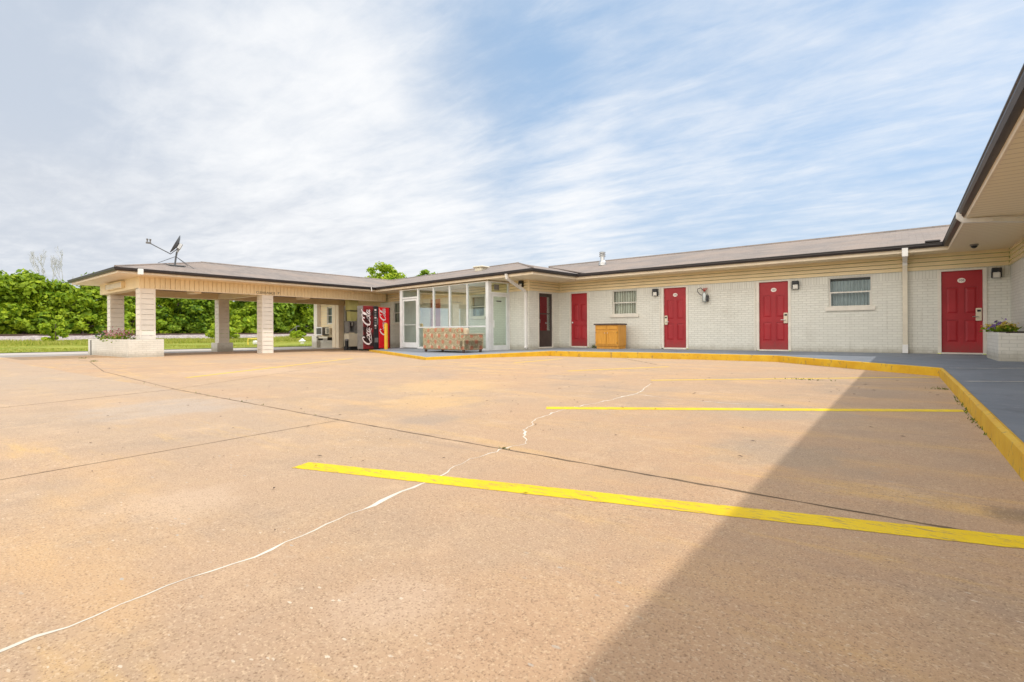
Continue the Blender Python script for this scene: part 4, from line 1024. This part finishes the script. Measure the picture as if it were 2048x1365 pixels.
MB().box(-.42, .24, -.3, .06, 1.585, 1.618, F3).build('shelf', M['dark'], v)
MB().prism([(.22, 1.58), (-.20, 1.58), (-.10, 1.15), (.20, 1.15)], -.28, .0, lambda a, b, c: F3(a, c, b)).build('lower_hood', M['olive'], v)
# trash can
v = thing('trash_can', 'slim dark trash can beside the glass office door', 'trash can', (-20.5, 13.45, -.155))
MB().lathe([(.06, 0), (.075, .02), (.085, .42), (.09, .44)], (-20.5, 13.45, -.155), 18).build('bin', M['dark'], v, smooth=False)
MB().lathe([(.09, .44), (.09, .47), (.07, .51), (.02, .52)], (-20.5, 13.45, -.155), 18).build('lid', M['greyplastic'], v)
# air conditioners under the office window
v = thing('air_conditioner', 'white framed window air conditioner under the office window', 'air conditioner', FB(16.2, .2, .7))
MB().bbox(15.85, 16.60, .0, .42, .52, .98, .015, FB).build('casing', M['greyplastic'], v)
mb = MB()
for a, b, c, d in ((15.84, 15.90, .51, .99), (16.55, 16.61, .51, .99), (15.90, 16.55, .93, .99), (15.90, 16.55, .51, .57)): mb.box(a, b, .40, .44, c, d, FB)
mb.build('front_frame', M['white'], v)
mb = MB()
for k in range(9): mb.box(15.9, 16.55, .415, .43, .585 + k * .038, .60 + k * .038, FB)
mb.build('grille', M['dark'], v)
v = thing('air_conditioner', 'smaller dark air conditioner nearer the entry post', 'air conditioner', FB(15.4, .2, .7))
MB().bbox(15.12, 15.62, .0, .34, .58, .94, .012, FB).build('casing', M['creammetal'], v)
mb = MB()
for k in range(8): mb.box(15.16, 15.46, .338, .35, .62 + k * .037, .64 + k * .037, FB)
mb.build('grille', M['dark'], v)
v = thing('bench_shelf', 'dark wall shelf with pale edge below the two air conditioners', 'shelf', FB(15.8, .2, .35))
mb = MB(); mb.box(15.08, 16.55, .12, .45, .36, .40, FB); mb.build('board', M['laminate'], v)
mb = MB(); mb.box(15.08, 16.2, .45, .47, .33, .44, FB); mb.build('front_edge', M['creammetal'], v)
for s in (15.2, 16.4): MB().box(s, s + .04, .12, .40, .22, .36, FB).build('bracket', M['dark'], v)
# meter box on the entry post
# bollard
v = tag(MB().lathe([(.075, -.12), (.075, 1.0), (.065, 1.035), (.03, 1.055)], (-17.35, 13.3, 0), 18).build('bollard', M['bollard'], smooth=False), 'yellow steel bollard in front of the red soda machine', 'bollard')

# ------------------------------------------------------------------ planters and flowers
def leaves(n, c, spread, size, seed, up=.5, flat=False):
    r_ = np.random.default_rng(seed)
    P = r_.normal(0, 1, (n, 3)) * np.array(spread) + np.array(c)
    a = r_.normal(0, 1, (n, 3)); a[:, 2] *= .6; a /= np.linalg.norm(a, axis=1, keepdims=True)
    b = r_.normal(0, 1, (n, 3)); b -= (b * a).sum(1, keepdims=True) * a; b /= np.linalg.norm(b, axis=1, keepdims=True)
    s = size * r_.uniform(.6, 1.3, (n, 1))
    q = np.stack([P + a * s, P + b * s * .55, P - a * s, P - b * s * .55], 1)
    return q.reshape(-1, 3)
def flower_plant(name, label, loc, petal, w, h, seed, cat='flowers', nl=90, npet=120):
    f = thing(name, label, cat, loc)
    fast_mesh('foliage', leaves(nl, (0, 0, h * .35), (w, w, h * .22), .05, seed), 4, M['leaf_dark'], f)
    fast_mesh('blossoms', leaves(npet, (0, 0, h * .72), (w, w, h * .22), .035, seed + 1), 4, petal, f)
    mb = MB(); r_ = random.Random(seed)
    for k in range(7): mb.tube([(r_.uniform(-w, w) * .4, r_.uniform(-w, w) * .4, -.05), (r_.uniform(-w, w), r_.uniform(-w, w), h * .6)], .006, 5)
    o = mb.build('stem', M['leaf_dark']); o.parent = f
    return f
P1 = thing('brick_planter', 'long white brick planter around the near carport columns', 'planter', (-22.3, 5.4, -.15))
mb = MB(); x0, x1, y0, y1, w = -24.95, -19.75, 4.93, 5.90, .12
mb.box(x0, x1, y0, y0 + w, -.35, .47); mb.box(x0, x1, y1 - w, y1, -.35, .47); mb.box(x1 - w, x1, y0 + w, y1 - w, -.35, .47); mb.box(x0, x0 + w, y0 + w, y1 - w, -.35, .47)
mb.build('planter_wall', M['brick_low'], P1)
MB().quad((x0 + w, y0 + w, .40), (x1 - w, y0 + w, .40), (x1 - w, y1 - w, .40), (x0 + w, y1 - w, .40)).build('soil', M['soil'], P1)
MB().box(-24.5, -24.46, 4.90, 4.928, -.35, .42).build('crack_line', M['greyplastic'], P1)
for i, (x, y, lab, s) in enumerate(((-22.6, 5.15, 'crimson flowering plant leftmost in the long white brick planter', .13), (-22.0, 5.17, 'pink flowering plant in the middle of the long white brick planter', .14), (-21.3, 5.15, 'pale pink flowering plant nearest the front column in the planter', .14))):
    flower_plant('flowering_plant', lab, (x, y, .40), M['pink'], .20, .36, 40 + i * 3)['group'] = 'flowers in the carport planter'
f = thing('leafy_plant', 'small grey green leafy plant at the far end of the long planter', 'plant', (-24.0, 5.2, .4)); fast_mesh('foliage', leaves(90, (0, 0, .12), (.22, .08, .08), .06, 77), 4, M['leaf_blue'], f)
fast_mesh('stem', leaves(12, (0, 0, .02), (.1, .05, .04), .04, 78), 4, M['leaf_dark'], f)
P2 = thing('brick_planter', 'rounded white brick planter in the corner beside the dark red door', 'planter', (1.75, 14.6, .06))
pts = [(2.0, 12.6), (1.42, 12.6), (1.40, 14.0), (1.42, 14.7), (1.48, 15.2), (1.58, 15.6), (1.72, 15.95), (1.88, 16.2), (2.0, 16.3)]
pts = [(2.0, 12.8)] + [(1.40, 12.8), (1.40, 14.2), (1.42, 14.6), (1.47, 15.0), (1.54, 15.35), (1.63, 15.65), (1.74, 15.9), (1.86, 16.1)] + [(2.0, 16.2)]
MB().prism(pts, -.05, .60).build('planter_wall', M['brick_low'], P2)
MB().prism([(x + .10 if x < 2 else x - .005, y) for x, y in pts], .59, .612).build('soil', M['soil'], P2)
f1 = flower_plant('flowering_plant', 'yellow pansies at the left of the rounded corner planter', (1.62, 15.2, .61), M['yellowpetal'], .09, .15, 61)
f2 = flower_plant('flowering_plant', 'purple pansies in the middle of the rounded corner planter', (1.63, 14.55, .61), M['purple'], .08, .19, 65)
f3 = flower_plant('flowering_plant', 'yellow and dark pansies at the right of the rounded corner planter', (1.68, 14.1, .61), M['yellowpetal'], .08, .16, 69)
for f in (f1, f2, f3): f['group'] = 'pansies in the corner planter'

# ------------------------------------------------------------------ satellite dish
D = thing('satellite_dish', 'grey satellite dish on a braced mast on the carport roof', 'satellite dish', (-20.6, 6.5, 3.09))
ul = Vector((-.30, -.95, 0)); ur = -ul; base = Vector((-20.6, 6.5, 3.09))
top = base + Vector((.02, .06, .50))
mb = MB(); mb.tube([base, base + Vector((.01, .03, .3)), top], .03, 10); mb.build('mast', M['dish'], D)
mb = MB(); mb.box(-20.75, -20.45, 6.3, 6.75, 3.06, 3.10)
for dx in (-.15, .15): mb.tube([base + Vector((dx, -.3, .01)), base + Vector((dx, .3, .01))], .02, 6)
mb.build('foot_plate', M['dish'], D)
for q in ((-.55, -.35, .13), (.35, .5, -.08), (-.35, .55, .08)):
    MB().tube([base + Vector((0, .03, .35)), base + Vector(q)], .009, 6).build('brace', M['dish'], D)
# dish: shallow bowl whose axis points image-left and up
fx_ = (ul * .88 + Vector((0, 0, .42)) + Vector((-.953, .30, 0)) * -.03).normalized(); sx_ = fx_.cross(Vector((0, 0, 1))).normalized(); sz_ = sx_.cross(fx_).normalized()
cen = top + Vector((0, .04, .26)) + fx_ * .02
def dish_pt(x, y, z): return tuple(cen + sx_ * x + sz_ * y * 1.0 + fx_ * z)
mb = MB(); mb.lathe([(.005, 0), (.12, .01), (.24, .04), (.345, .085), (.355, .085), (.35, .07), (.24, .02), (.12, -.01), (.005, -.02)], n=28, T=dish_pt); mb.build('dish_reflector', M['dish'], D, smooth=True)
mb = MB(); mb.bbox(-.09, .09, -.12, .10, -.14, -.015, .015, lambda x, y, z: dish_pt(x, y, z)); mb.tube([dish_pt(0, -.05, -.1), top], .035, 8); mb.build('mount_bracket', M['metal'], D)
lowp = Vector(dish_pt(0, -.37, .05)); tip = lowp + ul * .62 + Vector((0, 0, .31))
MB().tube([Vector(dish_pt(0, -.12, -.06)), lowp + Vector((0, 0, -.03)), tip], .018, 6).build('feed_arm', M['dish'], D)
l_ = MB(); l_.bbox(tip.x - .035, tip.x + .035, tip.y - .10, tip.y + .05, tip.z - .03, tip.z + .03, .008)
for k in (-.06, .03): l_.lathe([(.018, 0), (.02, .06), (.032, .08), (.03, .12)], (tip.x, tip.y + k, tip.z + .02), 10)
l_.build('receiver', M['greyplastic'], D)

# ------------------------------------------------------------------ vegetation
def crown_quads(rx, rz_, n_lumps, per, leaf, seed, zc, low=0.):
    r_ = np.random.default_rng(seed); out = []
    for k in range(n_lumps):
        d = r_.normal(0, 1, 3); d /= np.linalg.norm(d); rad = r_.uniform(.45, 1.) ** .5
        c = np.array([d[0] * rx * rad, d[1] * rx * rad, zc + d[2] * rz_ * rad])
        if c[2] < low: c[2] = low + r_.uniform(0, .8)
        lr = r_.uniform(.45, 1.0) * rx * .34
        v = r_.normal(0, 1, (per, 3)); v /= np.linalg.norm(v, axis=1, keepdims=True); v *= lr * r_.uniform(.55, 1.05, (per, 1)); v[:, 2] *= .62
        P = c + v
        nrm = v / np.linalg.norm(v, axis=1, keepdims=True) * .8 + np.array([0, 0, .55]) + r_.normal(0, .45, (per, 3)); nrm /= np.linalg.norm(nrm, axis=1, keepdims=True)
        t = r_.normal(0, 1, (per, 3)); t -= (t * nrm).sum(1, keepdims=True) * nrm; t /= np.linalg.norm(t, axis=1, keepdims=True)
        b = np.cross(nrm, t); s = leaf * r_.uniform(.55, 1.35, (per, 1))
        out.append(np.stack([P + t * s, P + b * s * .6 - nrm * s * .15, P - t * s, P - b * s * .6 - nrm * s * .15], 1).reshape(-1, 3))
    return np.concatenate(out)
def trunk_mesh(h, r, spread, seed, parent, nl=6, mat='bark'):
    r_ = random.Random(seed); mb = MB()
    mb.tube([(0, 0, -.4), (r_.uniform(-.1, .1), r_.uniform(-.1, .1), h * .35), (r_.uniform(-.25, .25), r_.uniform(-.25, .25), h * .75)], [r, r * .8, r * .4], 8)
    for k in range(nl):
        a = r_.uniform(0, 6.28); z = h * r_.uniform(.2, .55); L = spread * r_.uniform(.5, .9)
        mb.tube([(0, 0, z), (math.cos(a) * L * .5, math.sin(a) * L * .5, z + h * .15), (math.cos(a) * L, math.sin(a) * L, z + h * .28)], [r * .45, r * .3, r * .12], 6)
    o = mb.build('trunk', M[mat]); o.parent = parent
    return o
def tree(name, label, loc, rx, h, seed, mat, lumps=84, per=100, leaf=.225, low=.3, cat='tree', group=None, zc=None, rzf=None):
    t = thing(name, label, cat, loc, group)
    fast_mesh('crown', crown_quads(rx, rzf or h * .48, lumps, per, leaf, seed, zc or h * .52, low), 4, M[mat], t)
    trunk_mesh(h, .16, rx, seed, t)
    return t
protos = []
for i, (mt, rx, h) in enumerate((('leaf', 3.4, 6.6), ('leaf_light', 3.2, 6.2), ('leaf_dark', 3.6, 6.8), ('leaf', 2.9, 5.8))):
    protos.append(tree('leafy_tree', '', (-67.5, 0, -.1), rx, h, 100 + i, mt, group='trees along the railway'))
protos.append(tree('leafy_tree', '', (-66.5, 0, 0), 2.0, 3.0, 140, 'leaf_light', 44, 85, .22, .2, group='trees along the railway'))
protos.append(tree('leafy_tree', '', (-66.5, 0, 0), 2.0, 2.6, 141, 'leaf_dark', 44, 85, .22, .2, group='trees along the railway'))
kinds = ['mid green leafy tree', 'pale yellow green leafy tree', 'dark green broad leafy tree', 'narrower mid green leafy tree', 'low pale green bushy tree', 'low dark green bushy tree']
def where(y, x):
    # which gap it shows in, told by the things one can find
    q = y / -x
    if q < .115: return 'at the left edge of the tree row, beyond the railway'
    if q < .155: return 'behind the yellow green shrub, beyond the railway'
    if q < .20: return 'between the shrub and the carport, beyond the railway'
    if q < .26: return 'seen over the long planter, beyond the railway'
    if q < .40: return 'seen between the planter column and the stone based column'
    if q < .48: return 'seen between the two middle carport columns'
    return 'seen left of the office pillar under the carport'
tr_spots = []; r_ = random.Random(21)
y = -6.0; i = 0
while y < 64:
    tr_spots.append((-68 + r_.uniform(-.8, 1.2), y, r_.choice((0, 1, 2, 3, 0, 2)), r_.uniform(.80, 1.26))); y += r_.uniform(2.1, 3.0); i += 1
y = -6.0
while y < 60:
    tr_spots.append((-65.6 + r_.uniform(-.5, .3), y, r_.choice((4, 5, 5, 4)), r_.uniform(.8, 1.2))); y += r_.uniform(1.7, 2.8)
seen = {}
first = set()
for (x, y, k, sc_) in tr_spots:
    base_lab = f'{kinds[k]} {where(y, x)}'
    seen.setdefault(base_lab, 0); seen[base_lab] += 1
    lab = base_lab
    if k not in first:
        o = protos[k]; first.add(k); o.location = (x, y, -.1); o['label'] = lab
    else: o = dup(protos[k], (x, y, -.1), 0, lab)
    o.rotation_euler = (0, 0, r_.uniform(0, 6.28)); o.scale = (sc_, sc_, sc_ * r_.uniform(.88, 1.08))
# trees behind the office roof
tree('leafy_tree', 'bright green tree top rising behind the office roof', (-74, 57, 1), 3.6, 11.5, 200, 'leaf_light', 60, 90, .30, 5., zc=8.6, rzf=4.2)
tree('leafy_tree', 'darker tree top barely showing above the office roof ridge', (-65, 59.5, 1), 3.9, 9.3, 201, 'leaf_dark', 55, 90, .30, 5., zc=7.4, rzf=2.9)
# bare tree
T = thing('bare_tree', 'leafless grey tree standing above the green tree row', 'tree', (-75, 11.9, -.2))
mb = MB(); rb = random.Random(8)
def branch(p, d, L, r, dep):
    q = p + d * L
    mb.tube([p, p + d * L * .5 + Vector((rb.uniform(-.1, .1), rb.uniform(-.1, .1), .05)), q], [r, r * .8, r * .6], 5, False)
    if dep == 0: return
    for k in range(4):
        e = (d + Vector((rb.uniform(-.38, .38), rb.uniform(-.38, .38), rb.uniform(.0, .4)))).normalized()
        branch(q if k else p + d * L * .7, e, L * rb.uniform(.30, .52), r * .55, dep - 1)
for yy in (-1.3, -.1, .9):
    branch(Vector((0, yy, 0)), Vector((rb.uniform(-.05, .05), rb.uniform(-.05, .05), 1)).normalized(), 6.0, .075, 4)
o = mb.build('branches', M['twig']); o.parent = T
# shrubs near the railway
def shrub(label, x, y, z, rx, h, mat, seed, leaf=.13, name='shrub'):
    t = thing(name, label, 'shrub', (x, y, z)); fast_mesh('foliage', crown_quads(rx, h * .5, 22, 80, leaf, seed, h * .5, .1), 4, M[mat], t)
    mb = MB(); mb.tube([(0, 0, -.2), (0.02, 0, h * .7)], [.04, .02], 6); o = mb.build('stem', M['bark']); o.parent = t; return t
shrub('yellow green shrub standing alone in front of the gravel embankment', -52, 8.3, .0, .85, 2.1, 'leaf_light', 301)
shrub('bright bushy mound of weeds left of the stone based carport column', -50, 19.6, 0, 1.5, 1.5, 'leaf_light', 302)
shrub('blue green bush beside the office pillar', -40, 24.3, -.15, .8, 1.75, 'leaf_blue', 303)
shrub('low weed bush on the verge left of the blue green bush', -49, 26.5, -.0, .7, .9, 'leaf_light', 304)
# grass
rg = np.random.default_rng(11)
def grass_patch(n, x0, x1, y0, y1, h0, h1, wdt, mat, keep=None):
    x = rg.uniform(x0, x1, n); y = rg.uniform(y0, y1, n)
    z = np.array([grassz(a, b) for a, b in zip(x, y)]) - .02
    patch = .6 + .4 * np.sin(x * .55 + 1.3 * np.sin(y * .31)) * np.sin(y * .43 + x * .2)
    h = rg.uniform(h0, h1, n) * patch; a = rg.uniform(0, 6.28, n); w = wdt * rg.uniform(.6, 1.4, n)
    lean = rg.normal(0, .25, (n, 2)) * h[:, None]
    p0 = np.stack([x - np.cos(a) * w, y - np.sin(a) * w, z], 1); p1 = np.stack([x + np.cos(a) * w, y + np.sin(a) * w, z], 1); p2 = np.stack([x + lean[:, 0], y + lean[:, 1], z + h], 1)
    return np.stack([p0, p1, p2], 1).reshape(-1, 3)
g1 = grass_patch(26000, -45, -31.4, -2, 34, .05, .13, .03, 'blade'); g2 = grass_patch(30000, -57, -44, -2, 48, .16, .42, .045, 'blade')
stuff(fast_mesh('grass', np.concatenate([g1, g2]), 3, M['blade']))
# weeds in the joints
rw = np.random.default_rng(5)
def weed(label, x, y, n, sp, h, seed, zz=None):
    r2 = np.random.default_rng(seed); px = r2.normal(0, sp[0], n); py = r2.normal(0, sp[1], n); hh = h * r2.uniform(.4, 1.2, n); a = r2.uniform(0, 6.28, n); w = .004 + .004 * r2.random(n)
    lx, ly = r2.normal(0, .6, n) * hh, r2.normal(0, .6, n) * hh
    z0 = gz(x, y) if zz is None else zz
    q = np.stack([np.stack([px - np.cos(a) * w, py - np.sin(a) * w, np.zeros(n)], 1), np.stack([px + np.cos(a) * w, py + np.sin(a) * w, np.zeros(n)], 1), np.stack([px + lx, py + ly, hh], 1)], 1).reshape(-1, 3)
    o = fast_mesh('weed_tuft', q, 3, M['weed']); o.location = (x, y, z0 + .002); return stuff(o)
weed('green weed tuft at the foot of the yellow curb bend',  .36, 7.5, 40, (.08, .02), .03, 1)
weed('small weed tuft lying across the third parking line', -1.05, 8.0, 45, (.16, .03), .025, 2)
weed('tiny weed where the filled crack meets the long joint', -1.78, 2.18, 14, (.012, .008), .010, 3)
weed('dry weed in the long joint near the planter corner', -17.4, 3.55, 36, (.10, .04), .05, 4)
weed('weed tuft in the joint left of the planter', -20.3, 3.9, 36, (.10, .05), .05, 5)
weed('weed growing at the wall foot beside the wooden cabinet', -9.0, 16.32, 60, (.05, .03), .16, 6, .05)
weed('sparse grit weeds along the long joint', -5.2, 2.205, 26, (1.3, .008), .018, 17)
weed('sparse weeds along the near curb foot',   .41, 4.9, 34, (.012, .5), .03, 7)
weed('weeds along the curb foot just beyond the second parking line',   .415, 6.2, 26, (.012, .25), .03, 8)
# fallen leaves and chips
rl = np.random.default_rng(17); n = 170
x = rl.uniform(-7, .3, n); y = rl.uniform(.4, 9, n); a = rl.uniform(0, 6.28, n); L = rl.uniform(.004, .014, n) * (1 + .12 * y)
z = .018 - .006 * y + .0055 * x + .006
q = np.stack([np.stack([x + np.cos(a) * L, y + np.sin(a) * L, z], 1), np.stack([x - np.sin(a) * L * .3, y + np.cos(a) * L * .3, z + .004], 1), np.stack([x - np.cos(a) * L, y - np.sin(a) * L, z + .001], 1), np.stack([x + np.sin(a) * L * .3, y - np.cos(a) * L * .3, z + .002], 1)], 1).reshape(-1, 3)
stuff(fast_mesh('leaf_litter', q, 4, M['soil']))

# ------------------------------------------------------------------ things beyond the carport
Gp = thing('gas_pipes', 'yellow gas pipe stand with a tall yellow post on the grass verge', 'pipe stand', (-36.5, 16.9, -.25))
mb = MB(); yb, xb, zb_ = 16.0, -36.5, -.27
mb.tube([(xb, yb, zb_ - .1), (xb, yb, .25), (xb, yb + .9, .25), (xb, yb + .9, zb_ - .1)], .045, 8); mb.tube([(xb, yb + 1.15, zb_ - .1), (xb, yb + 1.15, .29), (xb, yb + 1.75, .29), (xb, yb + 1.75, zb_ - .1)], .045, 8); mb.tube([(xb, yb + .9, .25), (xb, yb + 1.15, .29)], .045, 8)
mb.build('pipework', M['yellowpipe'], Gp)
MB().tube([(xb, yb + 1.48, zb_ - .1), (xb, yb + 1.48, 1.05)], .07, 10).build('marker_post', M['yellowpipe'], Gp)
mb = MB(); mb.lathe([(.02, 0), (.16, .02), (.19, .14), (.16, .26), (.02, .28)], (xb + .05, yb + .5, zb_ + .12), 14); mb.build('regulator', M['white'], Gp)
Wp = thing('white_hydrant', 'small white valve stand on the grass right of the gas pipes', 'valve', (-37.5, 20.6, -.27))
mb = MB(); mb.lathe([(.12, 0), (.14, .25), (.2, .28), (.2, .34), (.1, .46), (.03, .52)], (-37.5, 20.6, -.3), 12); mb.tube([(-37.5, 20.35, .0), (-37.5, 20.85, .0)], .07, 8); mb.build('valve_body', M['white'], Wp)
Rg = thing('rail_gate', 'pale metal frame standing beside the railway under the trees', 'metal frame', (-63.8, 36, .5))
mb = MB()
for yy in (34.2, 36.0, 37.9): mb.tube([(-63.8, yy, .4), (-63.8, yy, 1.55)], .06, 6)
mb.tube([(-63.8, 34.2, 1.55), (-63.8, 37.9, 1.55)], .05, 6); mb.tube([(-63.8, 36, 1.1), (-63.8, 37.9, 1.1)], .04, 6); mb.tube([(-63.8, 33.2, .75), (-63.8, 34.2, 1.5)], .04, 6)
mb.build('frame', M['greyplastic'], Rg)

# ------------------------------------------------------------------ camera
cam = bpy.data.cameras.new('camera'); co = bpy.data.objects.new('camera', cam); COL.objects.link(co)
F_, A_, YH, ROLL, H_ = 990., R(38.25), 664., math.atan(.005), .66
cam.sensor_width = 36.; cam.lens = 36. * F_ / 2048.
cam.shift_x = 0.; cam.shift_y = (YH - 682.5) / 2048.
cam.clip_start = .05; cam.clip_end = 6000
co.location = (0, 0, H_)
co.rotation_euler = (Matrix.Rotation(A_, 4, 'Z') @ Matrix.Rotation(R(90), 4, 'X') @ Matrix.Rotation(-ROLL, 4, 'Z')).to_euler()
SC.camera = co

# ------------------------------------------------------------------ light
sd_ = Vector((.455, .67, 1)).normalized(); elev = math.asin(sd_.z); azi = math.atan2(sd_.x, sd_.y)
sun = bpy.data.lights.new('sun', 'SUN'); sun.energy = 2.05; sun.angle = R(.7); sun.color = (1, .955, .88)
so = bpy.data.objects.new('sun', sun); COL.objects.link(so); so.rotation_euler = sd_.to_track_quat('Z', 'Y').to_euler(); so.location = (0, 0, 30)
W = bpy.data.worlds.new('World'); SC.world = W; W.use_nodes = True
t = NT.__new__(NT); t.t = W.node_tree; t.n = t.t.nodes; t.l = t.t.links; t.n.clear(); t.out = t.n.new('ShaderNodeOutputWorld')
SKY_S = .15
sky = t.node('ShaderNodeTexSky', sky_type='NISHITA', sun_disc=False, sun_elevation=elev, sun_rotation=azi, altitude=100., air_density=1.0, dust_density=1.2, ozone_density=1.2)
dirv = t.coord('Generated'); sp3 = t.node('ShaderNodeSeparateXYZ', i_0=dirv)
zc = t.math('MAXIMUM', sp3.outputs[2], .03)
pl = t.node('ShaderNodeCombineXYZ', i_0=t.math('DIVIDE', sp3.outputs[0], t.math('ADD', zc, .06)), i_1=t.math('DIVIDE', sp3.outputs[1], t.math('ADD', zc, .06))).outputs[0]
# hazy high cloud: soft broad patches, with fine wisps drawn out along the wind
wind = t.mapping(pl, (.55, 1.15, 1), (0, 0, R(20)))
w1 = t.noise(wind, 1.15, 6, .55, .6)
w2 = t.noise(t.mapping(pl, (.75, 2.2, 1), (0, 0, R(26)), (4, 2, 0)), 2.4, 7, .62, .45)
w3 = t.noise(t.mapping(pl, (1, 1.3, 1), (0, 0, R(-20)), (7, 3, 0)), 4.5, 6, .62, .3)
soft = t.noise(t.mapping(pl, (.5, .5, 1), loc=(2.3, 1.1, 0)), .9, 3, .5, .2)
def lobe(d, inner, outer):
    dp = t.node('ShaderNodeVectorMath', operation='DOT_PRODUCT', i_0=dirv); dp.inputs[1].default_value = Vector(d).normalized()
    return t.ramp(dp.outputs['Value'], math.cos(R(outer)), math.cos(R(inner)))
def total(*a):
    r = a[0]
    for x in a[1:]: r = t.math('ADD', r, x)
    return r
W_ = lambda x, k: t.math('MULTIPLY', x, k)
lo1 = lobe((-.80, .48, .33), 1, 21); lo2 = lobe((-.58, .74, .22), 1, 17); lo3 = lobe((-.40, .86, .30), 1, 15); lo4 = lobe((-.84, .40, .42), 1, 13); lo5 = lobe((-.12, .93, .34), 2, 18)
gap1 = lobe((-.58, .71, .40), 1, 12); gap2 = lobe((-.30, .93, .17), 1, 14); gap3 = lobe((-.90, .16, .47), 3, 22)
cov = total(W_(w1, .66), W_(w2, .50), W_(w3, .36), W_(soft, .30), W_(lo1, .26), W_(lo2, .20), W_(lo3, .13), W_(lo4, .10), W_(lo5, .04))
cov = t.math('SUBTRACT', cov, total(W_(gap1, .16), W_(gap2, .10), W_(gap3, .14)))
mask = t.ramp(cov, .68, 1.44)
tint = t.mix(.75, sky.outputs[0], (2.0, 2.95, 4.15))
haze = total(W_(lobe((-.97, .2, .12), 6, 48), .8), t.ramp(sp3.outputs[2], .0, .34, .55, .0))
base = t.mix(t.math('MINIMUM', haze, .95), tint, (3.5, 3.72, 4.1))
colr = t.mix(mask, base, (5.25, 5.3, 5.38))
# added bright sky area, unseen behind the camera, to brighten the shaded walls
fill_dot = t.node('ShaderNodeVectorMath', operation='DOT_PRODUCT', i_0=dirv); fill_dot.inputs[1].default_value = Vector((.35, -.85, .38)).normalized()
fill_mask = t.math('MULTIPLY', t.ramp(fill_dot.outputs['Value'], .10, .75), t.ramp(w1, .30, .55, .7, 1.))
colr = t.mix(fill_mask, colr, (12.2, 11.8, 11.2))
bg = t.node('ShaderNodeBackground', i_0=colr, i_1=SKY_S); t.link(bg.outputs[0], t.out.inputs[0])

SC.view_settings.view_transform = 'Standard'; SC.view_settings.look = 'None'; SC.view_settings.exposure = 0.33; SC.view_settings.gamma = 1.0; SC.view_settings.use_curve_mapping = False
SC.cycles.max_bounces = 8; SC.cycles.transparent_max_bounces = 16
